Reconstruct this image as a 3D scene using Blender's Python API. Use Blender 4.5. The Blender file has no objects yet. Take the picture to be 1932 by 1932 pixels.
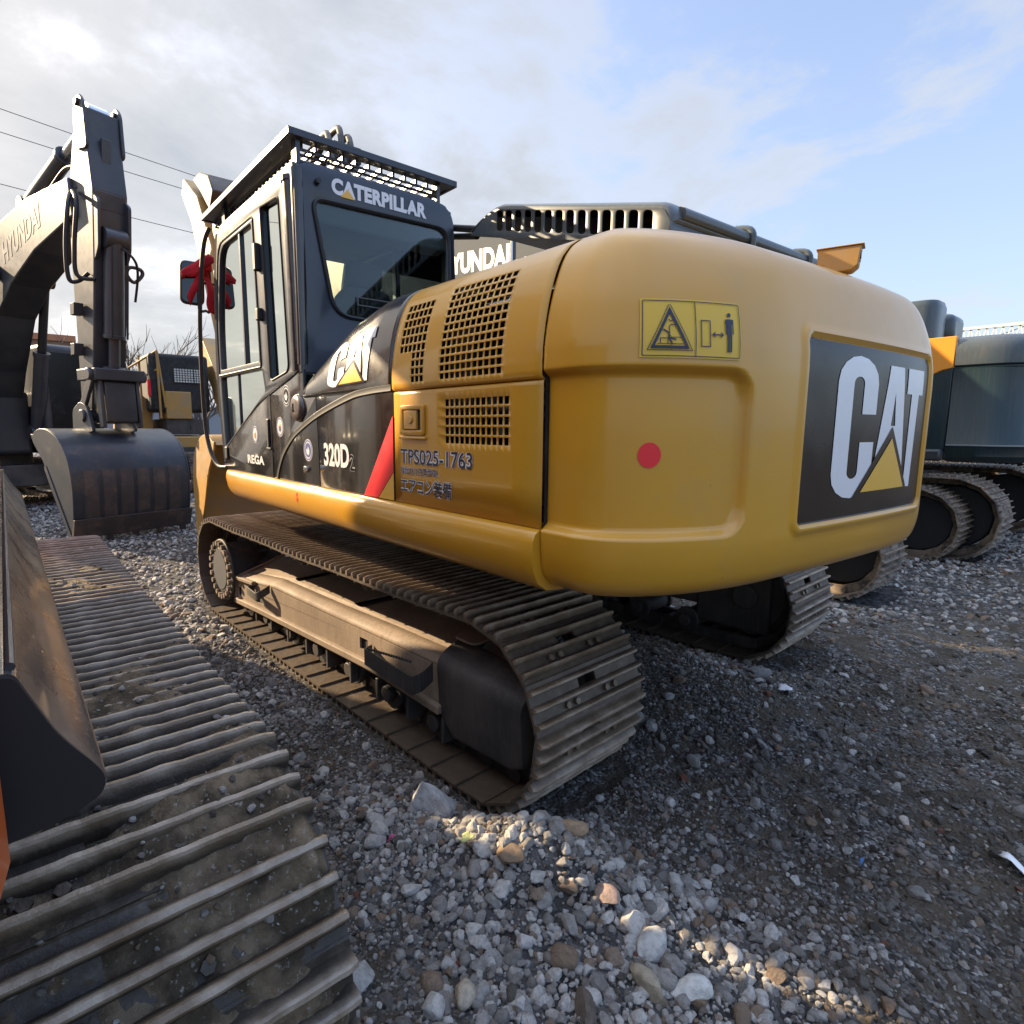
import bpy, bmesh, math, random
import numpy as np
from math import sin, cos, pi, radians, sqrt
from mathutils import Vector, Matrix

random.seed(7)
rng = np.random.default_rng(11)
SC = bpy.context.scene
COL = SC.collection

# ------------------------------------------------------------------ camera
CAM_P = (-3.073, 2.682, 1.588)
cam_d = bpy.data.cameras.new('camera')
cam_o = bpy.data.objects.new('camera', cam_d)
COL.objects.link(cam_o)
_y, _p, _r = radians(-39.621), radians(-8.288), radians(0.282)
_f = Vector((cos(_p) * cos(_y), cos(_p) * sin(_y), sin(_p)))
_ri = _f.cross(Vector((0, 0, 1))).normalized()
_up = _ri.cross(_f)
_ri, _up = _ri * cos(_r) + _up * sin(_r), _up * cos(_r) - _ri * sin(_r)
cam_o.matrix_world = Matrix(((_ri.x, _up.x, -_f.x, CAM_P[0]), (_ri.y, _up.y, -_f.y, CAM_P[1]),
                             (_ri.z, _up.z, -_f.z, CAM_P[2]), (0, 0, 0, 1)))
cam_d.sensor_fit = 'HORIZONTAL'
cam_d.sensor_width = 36.0
cam_d.lens = 36.0 * 1100.0 / 1932.0
cam_d.shift_x = 44.85 / 1932.0
cam_d.clip_start = 0.02
cam_d.clip_end = 4000
SC.camera = cam_o

# ------------------------------------------------------------------ light
SUN_AZ, SUN_EL = 26.0, 24.0          # from +X towards +Y, above the horizon
SUN_D = Vector((cos(radians(SUN_EL)) * cos(radians(SUN_AZ)), cos(radians(SUN_EL)) * sin(radians(SUN_AZ)), sin(radians(SUN_EL))))
sun_d = bpy.data.lights.new('sun', 'SUN')
sun_d.energy = 5.0
sun_d.angle = radians(0.53)
sun_d.color = (1.0, 0.77, 0.50)
sun_o = bpy.data.objects.new('sun', sun_d)
COL.objects.link(sun_o)
sun_o.rotation_euler = SUN_D.to_track_quat('Z', 'Y').to_euler()
sun_o.location = (20, 15, 20)

SC.view_settings.view_transform = 'Standard'
SC.view_settings.look = 'None'
SC.view_settings.gamma = 1.0
SC.view_settings.exposure = 1.42
SC.render.engine = 'CYCLES'
SC.cycles.max_bounces = 8
SC.cycles.transparent_max_bounces = 16
SC.cycles.caustics_reflective = False
SC.cycles.caustics_refractive = False
SC.cycles.sample_clamp_indirect = 6.0


class NT:
    """small helper to write node trees"""
    def __init__(s, tree):
        s.t = tree
        s.t.nodes.clear()

    def n(s, typ, ins=None, **kw):
        nd = s.t.nodes.new(typ)
        for k, v in kw.items():
            setattr(nd, k, v)
        for k, v in (ins or {}).items():
            s.put(nd.inputs[k], v)
        return nd

    def put(s, sock, v):
        if isinstance(v, bpy.types.Node):
            s.t.links.new(v.outputs[0], sock)
        elif isinstance(v, bpy.types.NodeSocket):
            s.t.links.new(v, sock)
        else:
            if hasattr(sock.default_value, '__len__') and not hasattr(v, '__len__'):
                v = (v,) * len(sock.default_value)
            if hasattr(sock.default_value, '__len__') and len(sock.default_value) == 4 and len(v) == 3:
                v = (*v, 1.0)
            sock.default_value = v

    def math(s, op, a, b=0.0, clamp=False):
        nd = s.t.nodes.new('ShaderNodeMath')
        nd.operation = op
        nd.use_clamp = clamp
        s.put(nd.inputs[0], a)
        s.put(nd.inputs[1], b)
        return nd

    def ramp(s, fac, stops, interp='LINEAR'):
        nd = s.t.nodes.new('ShaderNodeValToRGB')
        cr = nd.color_ramp
        cr.interpolation = interp
        while len(cr.elements) < len(stops):
            cr.elements.new(0.5)
        for e, (p, c) in zip(cr.elements, stops):
            e.position = p
            e.color = (c, c, c, 1) if not hasattr(c, '__len__') else ((*c, 1) if len(c) == 3 else c)
        s.put(nd.inputs[0], fac)
        return nd

    def mix(s, fac, a, b, blend='MIX'):
        nd = s.t.nodes.new('ShaderNodeMix')
        nd.data_type = 'RGBA'
        nd.blend_type = blend
        s.put(nd.inputs[0], fac)
        s.put(nd.inputs[6], a)
        s.put(nd.inputs[7], b)
        return nd.outputs[2]

    def noise(s, vec, scale, detail=4, rough=0.55, dist=0.0):
        nd = s.n('ShaderNodeTexNoise', {'Scale': scale, 'Detail': detail, 'Roughness': rough, 'Distortion': dist})
        s.put(nd.inputs['Vector'], vec)
        return nd.outputs['Fac']

    def mapr(s, v, a, b, c=0.0, d=1.0):
        return s.n('ShaderNodeMapRange', {'Value': v, 'From Min': a, 'From Max': b, 'To Min': c, 'To Max': d})


# world: physical sky plus a layer of broken cloud and the bright haze round the sun
W = bpy.data.worlds.new('World')
SC.world = W
W.use_nodes = True
w = NT(W.node_tree)
sky = w.n('ShaderNodeTexSky', sky_type='NISHITA', sun_disc=False, sun_elevation=radians(SUN_EL),
          sun_rotation=radians(90.0 - SUN_AZ), altitude=60, air_density=1.0, dust_density=2.2, ozone_density=1.6)
tc = w.n('ShaderNodeTexCoord')
sep = w.n('ShaderNodeSeparateXYZ', {0: tc.outputs['Generated']})
zc = w.math('MAXIMUM', sep.outputs[2], 0.0)
den = w.math('ADD', zc, 0.22)
px = w.math('DIVIDE', sep.outputs[0], den)
py = w.math('DIVIDE', sep.outputs[1], den)
pv = w.n('ShaderNodeCombineXYZ', {0: px, 1: py, 2: 0.0})
dots = w.n('ShaderNodeVectorMath', {0: tc.outputs['Generated'], 1: tuple(SUN_D)}, operation='DOT_PRODUCT').outputs['Value']
toward = w.math('MAXIMUM', dots, 0.0)
glow = w.math('POWER', toward, 5.0)
n1 = w.noise(pv, 1.7, 9, 0.60, 0.25)
n2 = w.noise(w.n('ShaderNodeVectorMath', {0: pv, 1: (3.7, 8.1, 2.0)}, operation='ADD'), 0.55, 3, 0.5)
cov = w.math('ADD', w.math('MULTIPLY', n1, 0.62), w.math('MULTIPLY', n2, 0.38))
# more cover towards the sun, clear blue away from it
cov = w.math('ADD', cov, w.math('MULTIPLY', w.math('SUBTRACT', dots, 0.30), 0.26))
cmask = w.ramp(cov, [(0.45, 0.0), (0.515, 0.62), (0.60, 1.0)], 'EASE')
thick = w.ramp(cov, [(0.52, 0.0), (0.72, 1.0)])
cl_edge = w.mix(glow, (1.95, 2.0, 2.07), (2.38, 2.32, 2.18))
cl_core = w.mix(glow, (1.00, 1.13, 1.28), (1.70, 1.70, 1.62))
ccol = w.mix(thick, cl_edge, cl_core)
haze_f = w.ramp(sep.outputs[2], [(0.0, 0.80), (0.12, 0.55), (0.45, 0.32), (0.8, 0.2)])
tint = w.n('ShaderNodeVectorMath', {0: sky.outputs[0], 1: (1.05, 0.965, 1.0)}, operation='MULTIPLY')
base = w.mix(haze_f, tint, w.mix(glow, (1.22, 1.46, 1.80), (2.30, 2.25, 2.06)))
base = w.mix(w.math('MULTIPLY', glow, 0.65), base, (2.35, 2.28, 2.12))
allc = w.mix(w.math('MULTIPLY', cmask.outputs[0], 0.86), base, ccol)
# sky overhead, out of view, is boosted to add fill light on the yard
overhead_fill = w.mapr(sep.outputs[2], 0.56, 0.84, 1.0, 2.9)
allc = w.n('ShaderNodeVectorMath', {0: allc, 1: w.n('ShaderNodeCombineXYZ', {0: overhead_fill, 1: overhead_fill, 2: overhead_fill})}, operation='MULTIPLY')
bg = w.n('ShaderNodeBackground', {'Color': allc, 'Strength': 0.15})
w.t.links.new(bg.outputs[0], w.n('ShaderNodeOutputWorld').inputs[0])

# ------------------------------------------------------------------ materials


def principled(nt, **k):
    b = nt.n('ShaderNodeBsdfPrincipled')
    for kk, v in k.items():
        nt.put(b.inputs[kk], v)
    o = nt.n('ShaderNodeOutputMaterial')
    nt.t.links.new(b.outputs[0], o.inputs[0])
    return b


def mat(name, col, rough=0.5, col2=None, scale=3.0, lo=0.42, hi=0.62, metal=0.0, coat=0.0, bump=0.0, bscale=40.0,
        rvar=0.12, spec=0.5, streak=None, sdir=(9, 9, 0.5), dust=None, dlo=0.5, dhi=0.7, dscale=2.2, speck=None, chips=False, worn=None):
    m = bpy.data.materials.new(name)
    m.use_nodes = True
    t = NT(m.node_tree)
    tc = t.n('ShaderNodeTexCoord').outputs['Object']
    c = col
    nf = t.noise(tc, scale, 6, 0.6)
    if col2 is not None:
        c = t.mix(t.mapr(nf, lo, hi), col, col2)
    if streak is not None:
        mp = t.n('ShaderNodeMapping', {'Vector': tc, 'Scale': sdir})
        sn = t.noise(mp.outputs[0], 6.0, 5, 0.6)
        c = t.mix(t.math('MULTIPLY', t.mapr(sn, 0.50, 0.72), 0.55), c, streak)
    r = t.math('ADD', t.math('MULTIPLY', t.noise(tc, scale * 4.3, 4, 0.6), rvar * 2), rough - rvar)
    if dust is not None:
        dm = t.mapr(t.noise(tc, dscale, 7, 0.68), dlo, dhi)
        c = t.mix(dm, c, dust)
        r = t.math('ADD', r, t.math('MULTIPLY', dm, 0.25), True)
    if speck is not None:
        v = t.n('ShaderNodeTexNoise', {'Vector': tc, 'Scale': 85.0, 'Detail': 3, 'Roughness': 0.7})
        c = t.mix(t.mapr(v.outputs['Fac'], 0.60, 0.68), c, speck)
    if chips:
        cz = t.noise(tc, 30.0, 3, 0.6)
        ck = t.math('MULTIPLY', t.mapr(cz, 0.735, 0.75), t.mapr(t.noise(tc, 1.1, 3, 0.6), 0.50, 0.62))
        c = t.mix(ck, c, (0.10, 0.06, 0.03))
        mp = t.n('ShaderNodeMapping', {'Vector': tc, 'Scale': (1.2, 1.2, 22.0), 'Rotation': (0.25, 0.1, 0.0)})
        sw = t.math('MULTIPLY', t.mapr(t.noise(mp.outputs[0], 5.0, 3, 0.5), 0.72, 0.76), 0.16)
        c = t.mix(sw, c, (0.62, 0.42, 0.16))
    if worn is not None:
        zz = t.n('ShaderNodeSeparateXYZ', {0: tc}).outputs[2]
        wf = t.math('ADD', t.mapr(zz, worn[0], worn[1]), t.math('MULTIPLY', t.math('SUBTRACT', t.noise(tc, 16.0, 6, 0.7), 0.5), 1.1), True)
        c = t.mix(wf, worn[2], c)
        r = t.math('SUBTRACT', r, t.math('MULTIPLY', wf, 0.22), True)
    kw = dict(Roughness=r, Metallic=metal)
    kw['Base Color'] = c
    kw['Coat Weight'] = coat
    kw['Coat Roughness'] = 0.07
    kw['Specular IOR Level'] = spec
    b = principled(t, **kw)
    if bump > 0:
        bn = t.n('ShaderNodeBump', {'Strength': bump, 'Distance': 0.01, 'Height': t.noise(tc, bscale, 6, 0.65)})
        t.put(b.inputs['Normal'], bn.outputs[0])
        t.put(b.inputs['Coat Normal'], bn.outputs[0])
    return m


def glass(name, tint, gloss=(0.9, 0.95, 1.0), ior=1.5):
    m = bpy.data.materials.new(name)
    m.use_nodes = True
    t = NT(m.node_tree)
    tr = t.n('ShaderNodeBsdfTransparent', {'Color': tint})
    gl = t.n('ShaderNodeBsdfGlossy', {'Color': gloss, 'Roughness': 0.02})
    fr = t.n('ShaderNodeFresnel', {'IOR': ior})
    mx = t.n('ShaderNodeMixShader', {0: fr, 1: tr.outputs[0], 2: gl.outputs[0]})
    t.t.links.new(mx.outputs[0], t.n('ShaderNodeOutputMaterial').inputs[0])
    return m


DUST = (0.30, 0.235, 0.165)
YEL = mat('yellow_paint', (0.60, 0.298, 0.018), 0.34, col2=(0.56, 0.282, 0.024), scale=1.6, coat=0.45, rvar=0.09, bump=0.05, bscale=3.2,
          dust=(0.46, 0.28, 0.09), dlo=0.54, dhi=0.9, dscale=1.3, chips=True)
YELD = mat('worn_yellow_paint', (0.44, 0.235, 0.045), 0.5, col2=(0.36, 0.22, 0.075), scale=3, dust=DUST, dlo=0.5, dhi=0.75, bump=0.03)
BLK = mat('black_gloss_paint', (0.012, 0.012, 0.013), 0.20, coat=0.6, rvar=0.06, streak=(0.075, 0.055, 0.04), sdir=(14, 14, 0.45),
          dust=(0.07, 0.055, 0.042), dlo=0.5, dhi=0.8, dscale=2.0)
CABM = mat('dark_blue_grey_paint', (0.016, 0.022, 0.032), 0.32, coat=0.3, rvar=0.05, col2=(0.022, 0.028, 0.038), scale=2)
GREYP = mat('grey_paint', (0.045, 0.062, 0.068), 0.36, coat=0.25, col2=(0.058, 0.07, 0.074), scale=2, streak=(0.11, 0.10, 0.085), rvar=0.08)
DKGREY = mat('dark_grey_steel', (0.032, 0.036, 0.042), 0.42, col2=(0.05, 0.05, 0.052), scale=2.5, rvar=0.1, bump=0.02, coat=0.15)
SKIRT = mat('dark_skirt_paint', (0.030, 0.032, 0.040), 0.27, col2=(0.060, 0.056, 0.053), scale=3.5, coat=0.45, dust=(0.19, 0.15, 0.11), dlo=0.47, dhi=0.72, dscale=4.5, bump=0.05, bscale=14, speck=(0.16, 0.14, 0.12))
ORG = mat('orange_paint', (0.62, 0.125, 0.02), 0.35, coat=0.4, col2=(0.55, 0.11, 0.02))
ORGY = mat('amber_paint', (0.80, 0.30, 0.03), 0.35, coat=0.3)
SHOE = mat('track_steel', (0.185, 0.138, 0.098), 0.62, col2=(0.28, 0.215, 0.155), scale=5, lo=0.40, hi=0.66, bump=0.35, bscale=26, spec=0.4,
           dust=(0.062, 0.054, 0.046), dlo=0.46, dhi=0.62, dscale=9, speck=(0.27, 0.25, 0.22))
SHOEM = mat('muddy_track_steel', (0.190, 0.138, 0.088), 0.55, col2=(0.34, 0.285, 0.22), scale=9, lo=0.42, hi=0.62, bump=0.55, bscale=30, spec=0.5,
            worn=(0.020, 0.050, (0.034, 0.026, 0.018)))
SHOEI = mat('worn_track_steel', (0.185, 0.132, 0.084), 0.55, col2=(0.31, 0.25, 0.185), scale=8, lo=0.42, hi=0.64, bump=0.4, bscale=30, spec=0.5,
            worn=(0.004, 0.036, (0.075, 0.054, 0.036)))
MUD = mat('packed_mud', (0.055, 0.043, 0.028), 0.95, col2=(0.17, 0.130, 0.085), scale=11, bump=1.0, bscale=38, spec=0.2, speck=(0.22, 0.20, 0.17))
FRM = mat('dusty_frame_steel', (0.27, 0.205, 0.145), 0.7, col2=(0.20, 0.15, 0.105), scale=2.2, bump=0.08, bscale=30, spec=0.3,
          streak=(0.13, 0.105, 0.085), sdir=(7, 7, 1.2), speck=(0.09, 0.075, 0.06))
GRD = mat('black_dusty_steel', (0.030, 0.028, 0.027), 0.6, col2=(0.06, 0.052, 0.045), scale=3, dust=(0.12, 0.10, 0.08), dlo=0.5, dhi=0.8, bump=0.08,
          streak=(0.09, 0.075, 0.06))
RUB = mat('black_rubber', (0.014, 0.014, 0.015), 0.55)
DARK = mat('dark_interior', (0.012, 0.011, 0.011), 0.7, col2=(0.03, 0.027, 0.025), scale=8)
MACH = mat('engine_metal', (0.05, 0.048, 0.05), 0.45, col2=(0.12, 0.11, 0.10), scale=12, metal=0.3)
CHR = mat('bright_metal', (0.55, 0.55, 0.56), 0.25, metal=1.0)
WHT = mat('white_decal', (0.74, 0.74, 0.74), 0.35, coat=0.2)
BKD = mat('black_decal', (0.010, 0.010, 0.011), 0.20, coat=0.0, rvar=0.03, spec=0.28, dust=(0.03, 0.026, 0.02), dlo=0.5, dhi=0.8)
YD = mat('yellow_decal', (0.78, 0.44, 0.045), 0.35, coat=0.2)
LBL = mat('label_yellow', (0.68, 0.43, 0.030), 0.4, coat=0.1, rvar=0.02)
RED = mat('red_decal', (0.80, 0.022, 0.030), 0.4)
REDC = mat('red_cloth', (0.50, 0.010, 0.016), 0.8, bump=0.15, bscale=80)
BLU = mat('blue_decal', (0.08, 0.10, 0.30), 0.4)
GRN = mat('green_decal', (0.05, 0.28, 0.16), 0.4)
ORD = mat('orange_decal', (0.6, 0.25, 0.06), 0.4)
INK = mat('navy_ink', (0.016, 0.020, 0.042), 0.4)
RUST = mat('rusty_steel', (0.060, 0.050, 0.046), 0.55, col2=(0.12, 0.085, 0.066), scale=6, lo=0.48, hi=0.66, bump=0.15, bscale=50, dust=(0.05, 0.047, 0.046), dlo=0.5, dhi=0.7, dscale=5)
BKT = mat('bucket_dark_steel', (0.028, 0.036, 0.048), 0.42, col2=(0.045, 0.048, 0.054), scale=3, coat=0.12, rvar=0.1, bump=0.04, bscale=20,
          dust=(0.12, 0.095, 0.075), dlo=0.55, dhi=0.8, dscale=3)
GLS = glass('cab_glass', (0.64, 0.74, 0.69), gloss=(0.55, 0.60, 0.58), ior=1.3)
GLSF = glass('front_glass', (0.90, 0.95, 0.93), ior=1.3)
GLSR = glass('rear_glass', (0.84, 0.91, 0.89), ior=1.40)
MIR = mat('mirror_face', (0.05, 0.055, 0.058), 0.08, metal=1.0, rvar=0.0)
SEAT = mat('seat_fabric', (0.03, 0.03, 0.033), 0.9)
TRIM = mat('cab_trim', (0.10, 0.105, 0.10), 0.8)

# ------------------------------------------------------------------ mesh helpers


class MB:
    def __init__(s):
        s.v, s.f = [], []

    def add(s, v, f):
        o = len(s.v)
        s.v += [tuple(map(float, p)) for p in v]
        s.f += [tuple(i + o for i in q) for q in f]
        return s

    def box(s, x0, x1, y0, y1, z0, z1, R=None):
        v = [(x, y, z) for x in (x0, x1) for y in (y0, y1) for z in (z0, z1)]
        if R is not None:
            v = [R @ Vector(p) for p in v]
        return s.add(v, [(0, 1, 3, 2), (4, 6, 7, 5), (0, 4, 5, 1), (2, 3, 7, 6), (0, 2, 6, 4), (1, 5, 7, 3)])

    def bar(s, p0, p1, wy, wz, up=(0, 0, 1)):
        """rectangular bar from p0 to p1, wy sideways, wz in the up direction"""
        p0, p1 = Vector(p0), Vector(p1)
        d = (p1 - p0).normalized()
        sd = d.cross(Vector(up))
        sd = sd.normalized() if sd.length > 1e-6 else Vector((0, 1, 0))
        u = sd.cross(d)
        v = []
        for p in (p0, p1):
            for a, b in ((-1, -1), (1, -1), (1, 1), (-1, 1)):
                v.append(p + sd * a * wy / 2 + u * b * wz / 2)
        return s.add(v, [(0, 1, 2, 3), (7, 6, 5, 4), (0, 4, 5, 1), (1, 5, 6, 2), (2, 6, 7, 3), (3, 7, 4, 0)])

    def prism(s, pts, fn, w0, w1):
        n = len(pts)
        v = [fn(a, b, w0) for a, b in pts] + [fn(a, b, w1) for a, b in pts]
        f = [tuple(range(n))[::-1], tuple(range(n, 2 * n))]
        f += [(i, (i + 1) % n, n + (i + 1) % n, n + i) for i in range(n)]
        return s.add(v, f)

    def xz(s, pts, y0, y1):
        return s.prism(pts, lambda a, b, w: (a, w, b), y0, y1)

    def yz(s, pts, x0, x1):
        return s.prism(pts, lambda a, b, w: (w, a, b), x0, x1)

    def xy(s, pts, z0, z1):
        return s.prism(pts, lambda a, b, w: (a, b, w), z0, z1)

    def loft(s, rings, closed=True, caps=True):
        n = len(rings[0])
        v = [p for r in rings for p in r]
        f = []
        for i in range(len(rings) - 1):
            for j in range(n if closed else n - 1):
                k = (j + 1) % n
                f.append((i * n + j, i * n + k, (i + 1) * n + k, (i + 1) * n + j))
        if caps and closed:
            f.append(tuple(range(n))[::-1])
            f.append(tuple((len(rings) - 1) * n + j for j in range(n)))
        return s.add(v, f)

    def cyl(s, p0, p1, r0, r1=None, n=20):
        r1 = r0 if r1 is None else r1
        return s.tube([p0, p1], [r0, r1], n)

    def tube(s, pts, r, n=10, cyclic=False):
        P = [Vector(p) for p in pts]
        R = r if hasattr(r, '__len__') else [r] * len(P)
        rings = []
        prev = None
        for i, p in enumerate(P):
            if cyclic:
                d = P[(i + 1) % len(P)] - P[i - 1]
            else:
                d = P[min(i + 1, len(P) - 1)] - P[max(i - 1, 0)]
            d.normalize()
            if prev is None:
                a = d.cross(Vector((0, 0, 1)))
                if a.length < 1e-4:
                    a = d.cross(Vector((1, 0, 0)))
            else:
                a = prev - d * prev.dot(d)
            a.normalize()
            prev = a
            b = d.cross(a)
            rings.append([p + (a * cos(t) + b * sin(t)) * R[i] for t in [2 * pi * k / n for k in range(n)]])
        if cyclic:
            rings.append(rings[0])
            return s.loft(rings, True, False)
        return s.loft(rings)

    def grid(s, P, skip=None):
        ny, nx = len(P), len(P[0])
        v = [p for r in P for p in r]
        f = [(i * nx + j, i * nx + j + 1, (i + 1) * nx + j + 1, (i + 1) * nx + j)
             for i in range(ny - 1) for j in range(nx - 1) if not (skip and skip(i, j))]
        return s.add(v, f)


def obj(name, m, material, parent=None, smooth=35, bevel=0.0, seg=2, loc=None, rz=None, solid=0.0, weld=False, sub=0):
    me = bpy.data.meshes.new(name)
    me.from_pydata(m.v, [], m.f)
    me.validate()
    bm = bmesh.new()
    bm.from_mesh(me)
    if weld:
        bmesh.ops.remove_doubles(bm, verts=bm.verts, dist=1e-4)
    bmesh.ops.recalc_face_normals(bm, faces=bm.faces)
    bm.to_mesh(me)
    bm.free()
    me.materials.append(material)
    o = bpy.data.objects.new(name, me)
    COL.objects.link(o)
    if parent is not None:
        o.parent = parent
    if loc is not None:
        o.location = loc
    if rz is not None:
        o.rotation_euler = (0, 0, rz)
    if smooth:
        me.shade_smooth()
        me.set_sharp_from_angle(angle=radians(smooth))
    if solid:
        sm = o.modifiers.new('solid', 'SOLIDIFY')
        sm.thickness = solid
        sm.offset = -1
    if sub:
        ss = o.modifiers.new('sub', 'SUBSURF')
        ss.levels = ss.render_levels = sub
    if bevel:
        bv = o.modifiers.new('bevel', 'BEVEL')
        bv.width = bevel
        bv.segments = seg
        bv.limit_method = 'ANGLE'
        bv.angle_limit = radians(40)
        bv.harden_normals = False
    return o


def thing(name, label, cat, loc=(0, 0, 0), rz=0.0, group=None):
    o = bpy.data.objects.new(name, None)
    o.empty_display_size = 0.2
    COL.objects.link(o)
    o.location = loc
    o.rotation_euler = (0, 0, rz)
    tag(o, label, cat, group)
    return o


def tag(o, label=None, cat=None, group=None, kind=None):
    if label:
        o['label'] = label
    if cat:
        o['category'] = cat
    if group:
        o['group'] = group
    if kind:
        o['kind'] = kind
    return o


def copy_tree(o, parent=None):
    c = o.copy()
    COL.objects.link(c)
    c.parent = parent
    for ch in list(o.children):
        copy_tree(ch, c)
    return c


def curve_mesh(cu):
    o = bpy.data.objects.new('tmp', cu)
    COL.objects.link(o)
    dg = bpy.context.evaluated_depsgraph_get()
    dg.update()
    me = bpy.data.meshes.new_from_object(o.evaluated_get(dg))
    bpy.data.objects.remove(o)
    bpy.data.curves.remove(cu)
    return me


def plate_mesh(polys, th, bevel=0.0, res=1):
    """flat plate with holes: first polygon outer, further ones holes (or separate islands)"""
    cu = bpy.data.curves.new('plate', 'CURVE')
    cu.dimensions = '2D'
    cu.fill_mode = 'BOTH'
    cu.extrude = max(th / 2 - bevel, 0.0)
    cu.bevel_depth = bevel
    cu.bevel_resolution = res
    cu.offset = -bevel
    for P in polys:
        sp = cu.splines.new('POLY')
        sp.points.add(len(P) - 1)
        for i, (a, b) in enumerate(P):
            sp.points[i].co = (a, b, 0, 1)
        sp.use_cyclic_u = True
    return curve_mesh(cu)


def text_mesh(body, size=1.0, bold=0.0, sx=1.0, shear=0.0, space=1.0):
    cu = bpy.data.curves.new('txt', 'FONT')
    cu.body = body
    cu.size = size
    cu.offset = bold
    cu.shear = shear
    cu.space_character = space
    cu.resolution_u = 4
    me = curve_mesh(cu)
    for v in me.vertices:
        v.co.x *= sx
    return me


def fit(me, u0, u1, v0, v1):
    """scale a flat mesh to fill the box u0..u1, v0..v1"""
    xs = [v.co.x for v in me.vertices]
    ys = [v.co.y for v in me.vertices]
    ax, bx, ay, by = min(xs), max(xs), min(ys), max(ys)
    for v in me.vertices:
        v.co.x = u0 + (v.co.x - ax) / (bx - ax) * (u1 - u0)
        v.co.y = v0 + (v.co.y - ay) / (by - ay) * (v1 - v0)
    return me


def place(me, fn, name, material, parent=None, cuts=0, smooth=30, bevel=0.0):
    """map a flat mesh through fn(u, v, w) and link it"""
    bm = bmesh.new()
    bm.from_mesh(me)
    bmesh.ops.remove_doubles(bm, verts=bm.verts, dist=1e-5)
    if cuts:
        bmesh.ops.triangulate(bm, faces=bm.faces)
        for _ in range(cuts):
            bmesh.ops.subdivide_edges(bm, edges=bm.edges, cuts=1, use_grid_fill=True)
    for v in bm.verts:
        v.co = Vector(fn(v.co.x, v.co.y, v.co.z))
    bmesh.ops.recalc_face_normals(bm, faces=bm.faces)
    bm.to_mesh(me)
    bm.free()
    me.materials.clear()
    me.materials.append(material)
    o = bpy.data.objects.new(name, me)
    COL.objects.link(o)
    if parent is not None:
        o.parent = parent
    if smooth:
        me.shade_smooth()
        me.set_sharp_from_angle(angle=radians(smooth))
    if bevel:
        bv = o.modifiers.new('bevel', 'BEVEL')
        bv.width = bevel
        bv.segments = 2
        bv.limit_method = 'ANGLE'
    return o


def rrect(u0, u1, v0, v1, r, n=5):
    P = []
    for cx, cy, a in ((u1 - r, v1 - r, 0), (u0 + r, v1 - r, 90), (u0 + r, v0 + r, 180), (u1 - r, v0 + r, 270)):
        for k in range(n + 1):
            t = radians(a + 90 * k / n)
            P.append((cx + r * cos(t), cy + r * sin(t)))
    return P


def rpoly(pts, r, n=5):
    """polygon with rounded corners"""
    out = []
    N = len(pts)
    rr = r if hasattr(r, '__len__') else [r] * N
    for i in range(N):
        p, a, b = Vector(pts[i]), Vector(pts[i - 1]), Vector(pts[(i + 1) % N])
        if rr[i] <= 0:
            out.append(tuple(p))
            continue
        da, db = (a - p), (b - p)
        k = min(rr[i], da.length * 0.49, db.length * 0.49)
        A, B = p + da.normalized() * k, p + db.normalized() * k
        for j in range(n + 1):
            t = j / n
            q = A * (1 - t) ** 2 + p * 2 * t * (1 - t) + B * t * t
            out.append((q.x, q.y))
    return out


def circ(cx, cy, r, n=28):
    return [(cx + r * cos(2 * pi * k / n), cy + r * sin(2 * pi * k / n)) for k in range(n)]


def bez(p0, p1, p2, p3, n):
    return [tuple(np.array(p0) * (1 - t) ** 3 + 3 * np.array(p1) * t * (1 - t) ** 2 + 3 * np.array(p2) * t * t * (1 - t) + np.array(p3) * t ** 3)
            for t in [i / n for i in range(n + 1)]]


def smooth_path(P, n=6, cyclic=False):
    P = [np.array(p, float) for p in P]
    out = []
    N = len(P)
    for i in range(N if cyclic else N - 1):
        a, b, c, d = (P[(i - 1) % N] if cyclic or i > 0 else P[i]), P[i], P[(i + 1) % N], (P[(i + 2) % N] if cyclic or i < N - 2 else P[(i + 1) % N])
        for k in range(n):
            t = k / n
            out.append(tuple(0.5 * ((2 * b) + (c - a) * t + (2 * a - 5 * b + 4 * c - d) * t * t + (3 * b - a - 3 * c + d) * t ** 3)))
    if not cyclic:
        out.append(tuple(P[-1]))
    return out


def vnoise(x, y, seed=0):
    xi, yi = np.floor(x).astype(int), np.floor(y).astype(int)
    xf, yf = x - xi, y - yi
    u, v = xf * xf * (3 - 2 * xf), yf * yf * (3 - 2 * yf)

    def hsh(a, b):
        n = (a * 374761393 + b * 668265263 + seed * 974711) & 0x7fffffff
        n = ((n ^ (n >> 13)) * 1274126177) & 0x7fffffff
        return ((n ^ (n >> 16)) & 0xffff) / 65535.0
    return (hsh(xi, yi) * (1 - u) + hsh(xi + 1, yi) * u) * (1 - v) + (hsh(xi, yi + 1) * (1 - u) + hsh(xi + 1, yi + 1) * u) * v


def fbm(x, y, sc, o=4, seed=0):
    r, a, t = 0, 1.0, 0
    for k in range(o):
        r = r + a * vnoise(x * sc + 17.3 * k, y * sc - 9.1 * k, seed + k)
        t += a
        a *= 0.5
        sc *= 2.03
    return r / t



# ------------------------------------------------------------------ crawler undercarriage


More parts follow.
